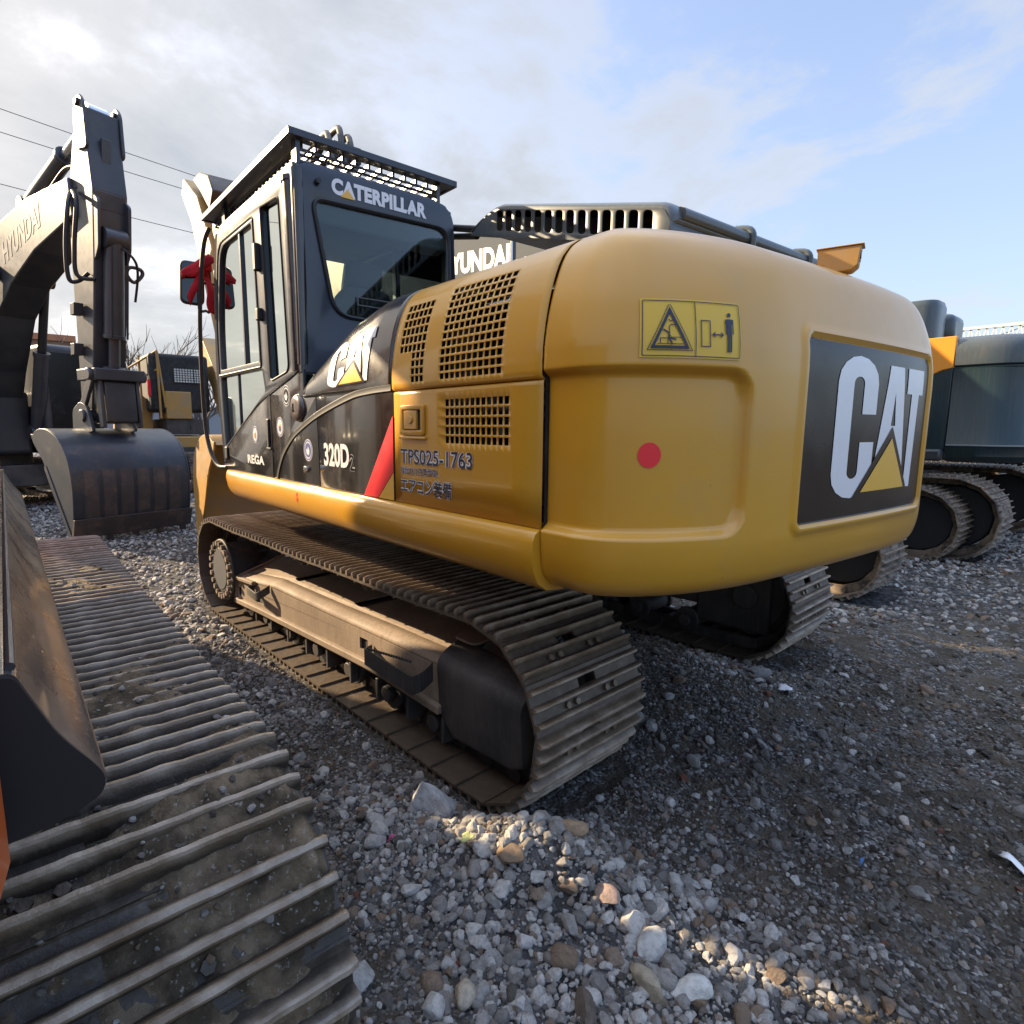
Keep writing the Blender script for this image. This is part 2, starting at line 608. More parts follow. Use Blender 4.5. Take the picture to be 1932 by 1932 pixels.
def track_path(xr, xf, zc, r, n, sag=0.012):
    """n evenly spaced (x, z, tangent) stations round a crawler loop, rear end -> top -> front -> bottom"""
    P = []
    for k in range(25):
        a = radians(270 - 180 * k / 24)      # rear half circle, bottom to top
        P.append((xr + r * cos(a), zc + r * sin(a)))
    m = 60
    for k in range(1, m):
        t = k / m
        P.append((xr + (xf - xr) * t, zc + r - sag * 4 * t * (1 - t) - 0.006 * sin(t * pi * 3) ** 2))
    for k in range(25):
        a = radians(90 - 180 * k / 24)
        P.append((xf + r * cos(a), zc + r * sin(a)))
    for k in range(1, m):
        t = k / m
        P.append((xf + (xr - xf) * t, zc - r))
    P = np.array(P)
    d = np.roll(P, -1, 0) - P
    L = np.hypot(d[:, 0], d[:, 1])
    cum = np.concatenate([[0], np.cumsum(L)])
    tot = cum[-1]
    out = []
    for k in range(n):
        def at(s):
            s %= tot
            i = min(np.searchsorted(cum, s, 'right') - 1, len(P) - 1)
            return P[i] + d[i] * (s - cum[i]) / L[i]
        s = tot * k / n
        a, b = at(s - 0.09), at(s + 0.09)
        t = (b - a) / np.linalg.norm(b - a)
        c = (a + b) / 2
        out.append((c[0], c[1], t[0], t[1]))
    return out, tot


def sst_(t):
    t = min(max(t, 0.0), 1.0)
    return t * t * (3 - 2 * t)


def shoe_mb(pitch, w, detail=True, yo=0.0, rib_h=0.039, rib_w=0.0125, rough=0.0, seed=0):
    m = MB()
    R_ = random.Random(seed)
    g = pitch / 3
    hw = pitch / 2 - 0.003
    a, b, h, th = rib_w, rib_w * 0.58, rib_h, 0.006

    def rib(c):
        return [(c - a, th), (c - b, h - 0.006), (c - b + 0.004, h), (c + b - 0.004, h), (c + b, h - 0.006), (c + a, th)]

    wob = [[R_.gauss(0, 1) for _ in range(40)] for _ in range(4)]

    def pr(pts, y0, y1):
        if rough == 0:
            m.prism(pts, lambda s, q, y: (s, y, q), y0, y1)
            return
        n = max(2, int((y1 - y0) / 0.022))
        rings = []
        for k in range(n + 1):
            y = y0 + (y1 - y0) * k / n
            i = min(int((y + w / 2) / w * 38), 38)
            ring = []
            for s, q in pts:
                ribk = 1 if abs(s) < g / 2 else (0 if s < 0 else 2)
                up = max(q - th, 0) / rib_h
                endk = sst_(min(y + w / 2, w / 2 - y) / 0.02)
                ring.append((s + rough * 0.6 * wob[ribk][i] * up, y, q + up * (rough * wob[(ribk + 1) % 3][i] - 0.006 * (1 - endk)) + 0.0006 * wob[3][i]))
            rings.append(ring)
        m.loft(rings)
    full = [(-hw, -th), (-hw, th)] + rib(-g) + rib(0) + rib(g) + [(hw, th), (hw, -th)]
    lip = [(hw, -th), (hw + 0.012, -th - 0.012), (hw + 0.014, -th - 0.002), (hw, th)]
    if not detail:
        pr(full, -w / 2 + yo, w / 2 + yo)
        return m
    y1, y2 = -0.055, 0.055
    pr(full, -w / 2 + yo, y1 + yo)
    pr(full, y2 + yo, w / 2 + yo)
    pr([(-hw, -th), (-hw, th)] + rib(-g) + rib(0) + [(a + 0.002, -th)], y1 + yo, y2 + yo)
    pr([(g - a - 0.001, -th), (g - a - 0.001, th)] + rib(g)[1:] + [(hw, th), (hw, -th)], y1 + yo, y2 + yo)
    pr(lip, -w / 2 + yo, w / 2 + yo)
    for yy in (-0.15, -0.095, 0.095, 0.15):            # bolt heads
        m.cyl((-g / 2, yy + yo, th), (-g / 2, yy + yo, th + 0.016), 0.014, n=6)
    return m


_shoe_cache = {}


def crawler(parent, y, xr, xf, zc, r, w, pitch, material, loc=(0, 0, 0), rz=0.0, shoes=True, chain_mat=None, detail=True, rib=(0.039, 0.0125), rough=0.0006):
    L = 2 * (xf - xr) + 2 * pi * r
    n = round(L / pitch)
    st, tot = track_path(xr, xf, zc, r, n)
    pp = tot / n
    ch = MB()
    for (x, z, tx, tz) in st:
        nx, nz = -tz, tx
        for s in (-1, 1):
            for (y0, y1) in ((0.075, 0.115),):
                v = []
                for q in (-pp * 0.56, pp * 0.56):
                    for hh in (-0.008, -0.085):
                        for yy in (y0, y1):
                            v.append((x + tx * q + nx * hh, y + s * (yy + (0.02 if q > 0 else 0)), z + tz * q + nz * hh))
                ch.add(v, [(0, 1, 3, 2), (4, 6, 7, 5), (0, 4, 5, 1), (2, 3, 7, 6), (0, 2, 6, 4), (1, 5, 7, 3)])
        ch.cyl((x + tx * pp / 2 - nx * 0.05, y - 0.14, z + tz * pp / 2 - nz * 0.05), (x + tx * pp / 2 - nx * 0.05, y + 0.14, z + tz * pp / 2 - nz * 0.05), 0.024, n=8)
    if not shoes:
        sm = shoe_mb(pp, w, False)
        for (x, z, tx, tz) in st:
            nx, nz = -tz, tx
            ch.add([(x + tx * a + nx * c, y + b, z + tz * a + nz * c) for a, b, c in sm.v], sm.f)
        return obj('crawler_track', ch, material, parent, smooth=0, loc=loc, rz=rz)
    tr = obj('crawler_track', ch, chain_mat or GRD, parent, smooth=30, loc=loc, rz=rz)
    protos = []
    for (x, z, tx, tz) in st:
        if len(protos) < 6:
            o = obj('track_shoe', shoe_mb(pp, w, detail, 0.0, rib[0], rib[1], rough, 11 * len(protos) + int(w * 1000)), material, tr, smooth=18)
            protos.append(o)
        else:
            o = random.choice(protos).copy()
            COL.objects.link(o)
            o.parent = tr
        o.location = (x, y, z)
        jit = random.uniform(-0.006, 0.006)
        o.rotation_euler = (0, -math.atan2(tz, tx) + jit, 0)
    return tr


def wheelset(parent, y, xr, xf, zc, loc=(0, 0, 0), rz=0.0, side=1, bottom=7, zb=0.135, fd=True):
    kw = dict(loc=loc, rz=rz)
    idl = MB()
    idl.cyl((xr, y - 0.05, zc), (xr, y + 0.05, zc), 0.30, n=40)
    idl.cyl((xr, y - 0.09, zc), (xr, y + 0.09, zc), 0.255, n=40)
    idl.cyl((xr, y - 0.16, zc), (xr, y + 0.16, zc), 0.09, n=20)
    obj('idler_wheel', idl, GRD, parent, bevel=0.008, **kw)
    sp = MB()
    pts = []
    for k in range(42):
        a = 2 * pi * k / 42
        rr = 0.315 if k % 2 == 0 else 0.265
        pts.append((xf + rr * cos(a), zc + rr * sin(a)))
    sp.xz(pts, y - 0.035, y + 0.035)
    obj('drive_sprocket', sp, GRD, parent, **kw)
    pr = None
    for k in range(bottom):
        x = xr + 0.42 + (xf - xr - 0.84) * k / (bottom - 1)
        if pr is None:
            rl = MB()
            rl.cyl((0, -0.17, 0), (0, 0.17, 0), 0.075, n=18)
            for s in (-1, 1):
                rl.cyl((0, s * 0.15, 0), (0, s * 0.185, 0), 0.095, n=18)
                rl.cyl((0, s * 0.185, 0), (0, s * 0.225, 0), 0.045, n=12)
            pr = o = obj('track_roller', rl, GRD, parent, bevel=0.005)
        else:
            o = pr.copy()
            COL.objects.link(o)
        c, s_ = cos(rz), sin(rz)
        o.location = (loc[0] + x * c - y * s_, loc[1] + x * s_ + y * c, zb)
        o.rotation_euler = (0, 0, rz)


# ------------------------------------------------------------------ the yellow excavator in the middle
CAT = thing('excavator', 'yellow and black excavator with a big rounded counterweight, filling the middle of the yard', 'excavator')
CAT['label'] = 'large yellow excavator with black side panels and caged cab roof, filling the middle'
TH, TY, TW = radians(2.336), -0.213, 0.677
tk = dict(loc=(0, TY, 0), rz=TH)
XR, XF, ZC, RT = -1.18, 2.22, 0.400, 0.392
for s in (1, -1):
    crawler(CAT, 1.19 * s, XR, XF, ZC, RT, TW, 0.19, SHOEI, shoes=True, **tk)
    wheelset(CAT, 1.19 * s, XR, XF, ZC, **tk)

# left track frame: dark core, dusty plates with openings over it
core = MB()
sec = lambda b, t: [(1.405, b + 0.02), (1.405, t - 0.03), (1.35, t + 0.01), (1.075, t + 0.10), (1.075, b + 0.02)]
core.loft([[(x, a, z) for a, z in sec(b, t)] for x, b, t in ((1.94, 0.16, 0.36), (1.2, 0.19, 0.42), (-0.3, 0.25, 0.45), (-0.85, 0.24, 0.47))])
obj('frame_core', core, GRD, CAT, smooth=20, **tk)
fb = lambda x: float(np.interp(x, [-0.85, -0.2, 1.37, 1.95], [0.236, 0.252, 0.18, 0.145]))
ft = lambda x: float(np.interp(x, [-0.85, -0.38, 0.24, 1.17, 1.45, 1.95], [0.475, 0.468, 0.449, 0.432, 0.40, 0.345]))
N = 40
xsN = [1.95 - 2.80 * i / N for i in range(N + 1)]
outer = [(x, 0.0) for x in xsN] + [(x, 1.0) for x in xsN[::-1]]
holes = [rrect(-0.17, -0.08, 0.42, 0.78, 0.02), rrect(1.36, 1.52, 0.30, 0.66, 0.02), rrect(1.84, 1.91, 0.3, 0.7, 0.015)]
fr = place(plate_mesh([outer] + holes, 0.012), lambda u, v, q: (u, 1.416 + q, fb(u) + (ft(u) - fb(u) - 0.02) * v), 'track_frame', FRM, CAT, cuts=0)
fr.location = (0, TY, 0)
fr.rotation_euler = (0, 0, TH)
# rounded shoulder and sloping top of the frame
sl = []


def slope(u, v):
    t = ft(u)
    P = [(1.416, t - 0.02), (1.412, t + 0.002), (1.39, t + 0.018), (1.33, t + 0.036), (1.06, t + 0.128)]
    L = [0, 0.06, 0.14, 0.30, 1.0]
    return (u, float(np.interp(v, L, [p[0] for p in P])), float(np.interp(v, L, [p[1] for p in P])))


slots = [rpoly([(0.985, 0.36), (1.09, 0.40), (0.90, 0.86), (0.80, 0.82)], 0.05), rpoly([(0.10, 0.36), (0.23, 0.40), (0.04, 0.86), (-0.07, 0.82)], 0.05)]
skin = MB()
us = sorted(set([1.95 - 2.80 * i / 70 for i in range(71)]))
vs = [0, 0.03, 0.06, 0.10, 0.14, 0.2, 0.30] + [0.30 + 0.05 * k for k in range(1, 15)]


def inside(p, poly):
    c = False
    for i in range(len(poly)):
        (x1, y1), (x2, y2) = poly[i - 1], poly[i]
        if (y1 > p[1]) != (y2 > p[1]) and p[0] < (x2 - x1) * (p[1] - y1) / (y2 - y1) + x1:
            c = not c
    return c


skin.grid([[slope(u, v) for u in us] for v in vs[:7]])
obj('frame_shoulder', skin, FRM, CAT, smooth=60, solid=0.008, **tk)
so = [(u, 0.30) for u in us] + [(u, 1.0) for u in us[::-1]]
o = place(plate_mesh([so] + slots, 0.010), lambda u, v, q: (slope(u, v)[0], slope(u, v)[1], slope(u, v)[2] + q - 0.002), 'frame_top_plate', FRM, CAT)
o.location, o.rotation_euler = (0, TY, 0), (0, 0, TH)
fl = MB()
fl.loft([[(x, 1.405, fb(x) - 0.012), (x, 1.447, fb(x) - 0.012), (x, 1.447, fb(x) + 0.030), (x, 1.405, fb(x) + 0.036)] for x in xsN])
obj('frame_flange', fl, FRM, CAT, smooth=30, bevel=0.006, **tk)
ep = MB()
ep.bar((1.95, 1.425, 0.15), (1.95, 1.425, 0.345), 0.02, 0.03, up=(1, 0, 0))
ep.bar((1.95, 1.43, 0.345), (1.72, 1.07, 0.535), 0.02, 0.02)
ep.bar((1.97, 1.425, 0.345), (1.50, 1.44, 0.385), 0.035, 0.03)
obj('frame_end_rib', ep, FRM, CAT, bevel=0.006, **tk)
# roller brackets and guard below the flange
for k in range(9):
    x = 1.55 - 0.30 * k
    rg = MB()
    rg.box(x - 0.012, x + 0.012, 1.26, 1.42, 0.07, 0.20)
    rg.cyl((x - 0.10, 1.24, 0.10), (x + 0.011, 1.24, 0.10), 0.03, n=10)
    obj('roller_bracket', rg, GRD, CAT, bevel=0.004, **tk)
# small front step and serrated step at the rear


def step(x0, x1, z0, z1, hgt):
    m = MB()
    yy = 1.425
    path = [(x0, yy), (x0 - 0.03, yy + 0.062), (x1 + 0.05, yy + 0.085), (x1 + 0.012, yy + 0.07), (x1, yy + 0.035), (x1 - 0.0, yy)]
    path = [path[0], path[1]] + [tuple(p) for p in smooth_path(path[2:], 4)]
    zs = np.linspace(z0, z1, len(path))
    m.loft([[(a, b, z - hgt / 2), (a + 0.0, b + 0.008, z - hgt / 2), (a, b + 0.008, z + hgt / 2), (a, b, z + hgt / 2)] for (a, b), z in zip(path, zs)])
    if hgt > 0.08:
        for k in range(18):
            t = (k + 0.5) / 18
            x = x0 - 0.04 + (x1 + 0.06 - x0 + 0.04) * t
            z = z0 + (z1 - z0) * t + hgt / 2
            m.box(x - 0.007, x + 0.007, yy + 0.058 + 0.022 * t, yy + 0.068 + 0.022 * t, z, z + 0.012)
    return m


obj('boarding_step', step(-0.225, -0.79, 0.345, 0.42, 0.095), GRD, CAT, smooth=30, bevel=0.003, **tk)
obj('boarding_step', step(1.53, 1.22, 0.335, 0.40, 0.06), GRD, CAT, smooth=30, bevel=0.003, **tk)
# carrier rollers
for x, z in ((0.97, 0.655), (0.08, 0.665)):
    m = MB()
    m.cyl((x, 0.98, z), (x, 1.25, z), 0.062, n=20)
    m.cyl((x, 1.25, z), (x, 1.29, z), 0.052, n=20)
    m.cyl((x, 1.29, z), (x, 1.305, z), 0.03, n=14)
    m.box(x - 0.06, x + 0.06, 1.0, 1.10, z - 0.16, z - 0.03)
    obj('carrier_roller', m, GRD, CAT, bevel=0.006, **tk)
# idler guard block at the near end
gs = [(1.425, 0.14), (1.43, 0.44), (1.405, 0.495), (1.34, 0.535), (1.10, 0.60), (1.10, 0.10)]
g = MB()


def gring(x, b, t, inset=0.0):
    return [(x, a - inset, b + (t - b) * (z - 0.10) / 0.5) for a, z in rpoly([(1.42, 0.12), (1.44, 0.48), (1.34, 0.55), (1.06, 0.60), (1.06, 0.10)], [0.03, 0.07, 0.08, 0.0, 0.0])]


g.loft([gring(-0.80, 0.20, 0.58, 0.03), gring(-0.835, 0.19, 0.60), gring(-0.93, 0.105, 0.60), gring(-1.32, 0.125, 0.575), gring(-1.375, 0.15, 0.55, 0.02), gring(-1.39, 0.20, 0.50, 0.05)])
obj('idler_guard', g, GRD, CAT, smooth=40, **tk)
g = MB()
g.prism(rpoly([(-0.86, 1.06), (-0.86, 1.36), (-1.02, 1.36), (-1.07, 1.06)], 0.04), lambda a, b, q: (a, b, 0.585 + (1.40 - b) * 0.18 + q), 0.0, 0.012)
obj('guard_lug', g, FRM, CAT, bevel=0.004, **tk)
# final drive with its ring of bolts
fd = MB()
c0 = (2.17, 0.375)
fd.cyl((c0[0], 1.02, c0[1]), (c0[0], 1.44, c0[1]), 0.225, n=40)
fd.cyl((c0[0], 1.44, c0[1]), (c0[0], 1.462, c0[1]), 0.262, n=44)
fd.cyl((c0[0], 1.462, c0[1]), (c0[0], 1.476, c0[1]), 0.19, n=40)
fdo = obj('final_drive', fd, GRD, CAT, smooth=40, bevel=0.006, **tk)
fd = MB()
for k in range(22):
    a = 2 * pi * k / 22
    fd.cyl((c0[0] + 0.228 * cos(a), 1.46, c0[1] + 0.228 * sin(a)), (c0[0] + 0.228 * cos(a), 1.492, c0[1] + 0.228 * sin(a)), 0.022, n=6)
obj('bolt_ring', fd, SHOE, fdo)
fd = MB()
fd.cyl((c0[0], 1.474, c0[1]), (c0[0], 1.481, c0[1]), 0.165, n=40)
obj('hub_cap', fd, mat('hub_grey', (0.075, 0.075, 0.08), 0.6), fdo)
# right frame, car body and slew ring
m = MB()
m.loft([[(x, -a, z) for a, z in sec(b, t)] for x, b, t in ((1.94, 0.16, 0.36), (-0.85, 0.24, 0.47))])
m.box(-1.35, -0.8, -1.42, -1.06, 0.14, 0.56)
obj('track_frame', m, GRD, CAT, bevel=0.02, **tk)
m = MB()
m.cyl((0.52, 0, 0.55), (0.52, 0, 1.0), 0.62, n=48)
m.loft([[(0.52 + a * 0.55, b * 0.35, 0.86) for a, b in ((1, 1), (-1, 1), (-1, -1), (1, -1))], [(0.52 + a * 0.75, b * 1.1, 0.42) for a, b in ((1, 1), (-1, 1), (-1, -1), (1, -1))]])
obj('car_body', m, GRD, CAT, bevel=0.02, **tk)
m = MB()
m.box(-1.7, 1.7, -0.95, 1.28, 1.03, 1.12)
obj('revolving_frame', m, GRD, CAT, bevel=0.01)

# ---- counterweight
SX = -1.7505


def cw_outline(n=150):
    E = (-2.236, 0.74)
    F_ = (-2.312, -0.37)
    L = [(SX, 1.37), (-1.80, 1.37)] + bez((-1.86, 1.37), (-2.06, 1.37), (E[0] + 0.035, E[1] + 0.30), E, 34)
    L += bez(E, (E[0] - 0.04, E[1] - 0.4), (F_[0] + 0.0, F_[1] + 0.35), F_, 40)[1:]
    L += bez(F_, (F_[0], F_[1] - 0.13), (-2.255, -0.78), (-2.03, -0.93), 30)[1:] + bez((-2.03, -0.93), (-1.93, -0.985), (-1.85, -1.0), (SX, -1.0), 10)[1:]
    L = np.array(L)
    s = np.concatenate([[0], np.cumsum(np.hypot(*np.diff(L, axis=0).T))])
    return L, s


CWL, CWS = cw_outline()
CWT = CWS[-1]


def cw_at(s):
    x = np.interp(s, CWS, CWL[:, 0])
    y = np.interp(s, CWS, CWL[:, 1])
    e = 0.02
    a, b = max(s - e, 0), min(s + e, CWT)
    tx, ty = np.interp(b, CWS, CWL[:, 0]) - np.interp(a, CWS, CWL[:, 0]), np.interp(b, CWS, CWL[:, 1]) - np.interp(a, CWS, CWL[:, 1])
    l = math.hypot(tx, ty)
    return x, y, ty / l, -tx / l      # point, outward normal


def s_of_y(y):
    i = np.argmax(CWL[:, 1] <= y)
    k = (CWL[i - 1, 1] - y) / (CWL[i - 1, 1] - CWL[i, 1] + 1e-9)
    return CWS[i - 1] + k * (CWS[i] - CWS[i - 1])


def s_of_ray(px_):
    """arc length where the picture column meets the outline (used once, to read sizes off the photograph)"""
    a = radians(-39.621) - math.atan2(px_ - 921.15, 1100.0 / cos(radians(8.288)))
    d = (cos(a), sin(a))
    best = None
    for s in np.linspace(0, CWT * 0.80, 1800):
        x, y, nx, ny = cw_at(s)
        if nx * (CAM_P[0] - x) + ny * (CAM_P[1] - y) < 0:
            continue
        e = abs((x - CAM_P[0]) * d[1] - (y - CAM_P[1]) * d[0])
        if best is None or e < best[0]:
            best = (e, s)
    return best[1]


# vertical profile: (inset, z)
CWP = [(0.60, 1.045), (0.30, 1.045), (0.13, 1.052), (0.06, 1.072), (0.022, 1.108), (0.006, 1.16), (0.0, 1.22), (0.0, 1.30), (0.0, 1.50), (0.0, 1.70), (0.0, 1.76),
       (0.001, 1.80), (0.003, 1.84), (0.012, 1.90), (0.025, 1.96), (0.045, 2.025), (0.069, 2.085), (0.097, 2.130), (0.132, 2.162), (0.187, 2.190), (0.277, 2.207), (0.42, 2.214), (0.62, 2.216)]
_pp = np.array(smooth_path(CWP, 8))
_pi, _pz = _pp[:, 0], np.maximum.accumulate(_pp[:, 1])


def cw_inset(z):
    k = np.argmax(_pz > 1.15)
    return float(np.interp(z, _pz[k:], _pi[k:]))


def sst(a, b, x):
    t = min(max((x - a) / (b - a), 0.0), 1.0)
    return t * t * (3 - 2 * t)


S_REC = s_of_ray(1412)
S_E0, S_E1 = s_of_ray(1515), s_of_ray(1741)


def rbox_mask(s, z, s0, s1, z0, z1, r, soft):
    """1 inside a rounded rectangle, 0 outside, soft edge"""
    cx, cz = (s0 + s1) / 2, (z0 + z1) / 2
    dx, dz = abs(s - cx) - ((s1 - s0) / 2 - r), abs(z - cz) - ((z1 - z0) / 2 - r)
    d = math.hypot(max(dx, 0), max(dz, 0)) + min(max(dx, dz), 0) - r
    return 1 - sst(-soft, soft, d)


def cw_disp(s, z):
    d = -0.030 * rbox_mask(s, z, -0.6, S_REC, 1.268, 1.752, 0.075, 0.016)
    d += -0.030 * rbox_mask(s, z, CWT - S_REC, CWT + 0.6, 1.268, 1.752, 0.075, 0.016)
    lip = rbox_mask(s, z, S_E0 - 0.035, S_E1 + 0.035, 1.235, 1.915, 0.05, 0.014)
    inn = rbox_mask(s, z, S_E0 - 0.004, S_E1 + 0.004, 1.262, 1.888, 0.03, 0.008)
    d += 0.010 * lip - 0.016 * inn
    d -= 0.003 * (1 - sst(0.0, 0.008, s))          # eased edge at the seam
    return d


def cw_pt(s, z, off=0.0):
    x, y, nx, ny = cw_at(s)
    q = -cw_inset(z) + cw_disp(s, z) + off
    return (x + nx * q, y + ny * q, z)


m = MB()
S = np.unique(np.concatenate([np.linspace(0, 0.03, 5), np.linspace(0, CWT, 230), S_REC + np.linspace(-0.05, 0.05, 11), S_E0 + np.linspace(-0.05, 0.02, 12), S_E1 + np.linspace(-0.02, 0.05, 12)]))
Zv = np.unique(np.concatenate([1.268 + np.linspace(-0.03, 0.03, 9), 1.752 + np.linspace(-0.03, 0.03, 9), np.linspace(1.225, 1.275, 9), np.linspace(1.88, 1.92, 9), np.linspace(1.16, 1.9, 34)]))
lowr = [(i, z) for i, z in smooth_path(CWP[:6], 4)][:-1]
hir = [(i, z) for i, z in smooth_path(CWP[11:], 5)]
rows = []
for i, z in lowr:
    rows.append([(x + nx * (-i), y + ny * (-i), z) for x, y, nx, ny in [cw_at(s) for s in S]])
for z in Zv[Zv < hir[0][1]]:
    rows.append([cw_pt(s, z) for s in S])
for i, z in hir:
    rows.append([(x + nx * (-i + cw_disp(s, z)), y + ny * (-i + cw_disp(s, z)), z) for s, (x, y, nx, ny) in [(s, cw_at(s)) for s in S]])
m.grid(rows)
# close top and bottom towards the seam plane
for row in (rows[0], rows[-1]):
    m.grid([row, [(SX, p[1] * 0.98, p[2]) for p in row]])
CWO = obj('counterweight', m, YEL, CAT, smooth=50, weld=True)
# emblem panel and letters on the back
dec = lambda off: (lambda u, v, q: cw_pt(u, v, off))
place(plate_mesh([rrect(S_E0, S_E1, 1.266, 1.884, 0.03)], 0), dec(0.003), 'emblem_panel', BKD, CWO, cuts=4)


def cat_logo(u0, u1, v0, v1, fn, parent, white, black, yellow, cuts=0, e=0.0012):
    """the three block letters with the triangle, drawn into the box u0..u1, v0..v1"""
    W_, H_ = u1 - u0, v1 - v0
    U = lambda P: [(u0 + a * W_, v0 + b * H_) for a, b in P]

    def arcp(cx, cy, rx, ry, a0, a1, n=8):
        return [(cx + rx * cos(radians(a0 + (a1 - a0) * k / n)), cy + ry * sin(radians(a0 + (a1 - a0) * k / n))) for k in range(n + 1)]
    cw, t = 0.40, 0.148
    C = [(cw, 0.60), (cw, 0.82)] + arcp(cw / 2, 0.82, cw / 2, 0.18, 0, 180)[1:] + [(0, 0.18)] + arcp(cw / 2, 0.18, cw / 2, 0.18, 180, 360)[1:] \
        + [(cw, 0.40), (cw - t, 0.40), (cw - t, 0.19)] + arcp(cw / 2, 0.19, cw / 2 - t, 0.05, 0, -180)[1:] + [(t, 0.81)] + arcp(cw / 2, 0.81, cw / 2 - t, 0.05, 180, 0)[1:] + [(cw - t, 0.60)]
    A = [(0.40, 0.03), (0.53, 0.965), (0.705, 0.965), (0.805, 0.03)]
    An = [(0.588, 0.52), (0.615, 0.77), (0.643, 0.52)]
    T = [(0.765, 0.965), (1.0, 0.965), (1.0, 0.77), (0.942, 0.77), (0.925, 0.03), (0.835, 0.03), (0.835, 0.77), (0.765, 0.77)]
    Ty = [(0.295, 0.035), (0.61, 0.425), (0.825, 0.035)]
    sp = 'emblem_letter'
    place(plate_mesh([U(C)], 0), fn(e), sp, white, parent, cuts=cuts)
    place(plate_mesh([U(A), U(An)], 0), fn(e), sp, white, parent, cuts=cuts)
    place(plate_mesh([U(T)], 0), fn(e), sp, white, parent, cuts=cuts)
    place(plate_mesh([U([(0.215, 0.0), (0.61, 0.515), (0.865, 0.045), (0.88, 0.0)])], 0), fn(2 * e), 'emblem_backing', black, parent, cuts=cuts)
    place(plate_mesh([U(Ty)], 0), fn(3 * e), 'emblem_triangle', yellow, parent, cuts=cuts)


S_L0, S_L1 = s_of_ray(1575), s_of_ray(1733)
cat_logo(S_L0, S_L1, 1.335, 1.845, lambda e: dec(0.003 + e * 1.5), CWO, WHT, BKD, YD, cuts=3)
# warning label
s0, s1 = s_of_ray(1199), s_of_ray(1387)
LW, LH, Lz = s1 - s0, 0.0, 0


def cw_lab(off):
    return lambda u, v, q: cw_pt(s0 + u * (s1 - s0), 1.785 + v * 0.165, off)


place(plate_mesh([rrect(0, 1, 0, 1, 0.012)], 0), cw_lab(0.003), 'warning_label', LBL, CWO, cuts=3)


def stroke(P, wd, asp=1.75, closed=False):
    """thin line in label units (u is stretched by asp)"""
    Q = [np.array((a * asp, b)) for a, b in P]
    if closed:
        Q.append(Q[0])
    out = []
    for a, b in zip(Q[:-1], Q[1:]):
        d = (b - a) / (np.linalg.norm(b - a) + 1e-9)
        nrm = np.array((-d[1], d[0])) * wd / 2
        e = d * wd / 2
        out.append([tuple((p[0] / asp, p[1])) for p in (a - e + nrm, b + e + nrm, b + e - nrm, a - e - nrm)])
    return out


def decal(polys, off, name, material, fn, parent, cuts=1):
    m = MB()
    for P in polys:
        n0 = len(m.v)
        m.v += [(a, b, 0.0) for a, b in P]
        m.f.append(tuple(range(n0, n0 + len(P))))
    me = bpy.data.meshes.new(name)
    me.from_pydata(m.v, [], m.f)
    return place(me, fn(off), name, material, parent, cuts=cuts, smooth=0)


lab = []
lab += stroke(rrect(0.022, 0.978, 0.035, 0.965, 0.01, 1), 0.014, closed=True) + stroke([(0.51, 0.04), (0.51, 0.96)], 0.014)
lab += stroke([(0.066, 0.13), (0.255, 0.89), (0.275, 0.89), (0.478, 0.13)], 0.012, closed=True)
tri = [[(0.09, 0.155), (0.265, 0.86), (0.265, 0.75), (0.13, 0.205)], [(0.265, 0.86), (0.45, 0.155), (0.41, 0.205), (0.265, 0.75)], [(0.09, 0.155), (0.13, 0.205), (0.41, 0.205), (0.45, 0.155)]]
lab += stroke([(0.155, 0.235), (0.39, 0.235)], 0.012) + stroke([(0.178, 0.24), (0.178, 0.33), (0.245, 0.33), (0.245, 0.24)], 0.012)
lab += stroke([(0.26, 0.30), (0.26, 0.53), (0.275, 0.56), (0.33, 0.555)], 0.014) + stroke([(0.265, 0.37), (0.28, 0.345), (0.37, 0.345)], 0.012)
lab += stroke([(0.21, 0.47), (0.255, 0.42), (0.255, 0.34), (0.315, 0.31)], 0.024) + stroke([(0.255, 0.34), (0.285, 0.235)], 0.024)
lab += stroke([(0.255, 0.64), (0.275, 0.62), (0.30, 0.64)], 0.014)
lab += stroke([(0.565, 0.21), (0.565, 0.65), (0.655, 0.65), (0.655, 0.21)], 0.016, closed=True)
lab += stroke([(0.69, 0.42), (0.78, 0.42)], 0.022)
arr = [[(0.672, 0.42), (0.71, 0.475), (0.70, 0.42), (0.71, 0.365)], [(0.80, 0.42), (0.762, 0.475), (0.772, 0.42), (0.762, 0.365)]]
man = [circ(0.862, 0.775, 0.034, 14), rrect(0.818, 0.906, 0.62, 0.70, 0.015), rrect(0.838, 0.886, 0.42, 0.66, 0.01), rrect(0.818, 0.831, 0.44, 0.66, 0.005), rrect(0.893, 0.906, 0.44, 0.66, 0.005),
       rrect(0.838, 0.859, 0.13, 0.45, 0.008), rrect(0.866, 0.887, 0.13, 0.45, 0.008)]
man[0] = [(0.862 + 0.020 * cos(2 * pi * k / 14), 0.775 + 0.036 * sin(2 * pi * k / 14)) for k in range(14)]
decal(lab + tri + arr + man, 0.0065, 'label_symbols', INK, cw_lab, CWO, cuts=2)
sd = s_of_ray(1233)
place(plate_mesh([circ(0, 0, 0.0375)], 0), lambda u, v, q: cw_pt(sd + u, 1.508 + v, 0.002), 'red_dot_sticker', RED, CWO, cuts=2)

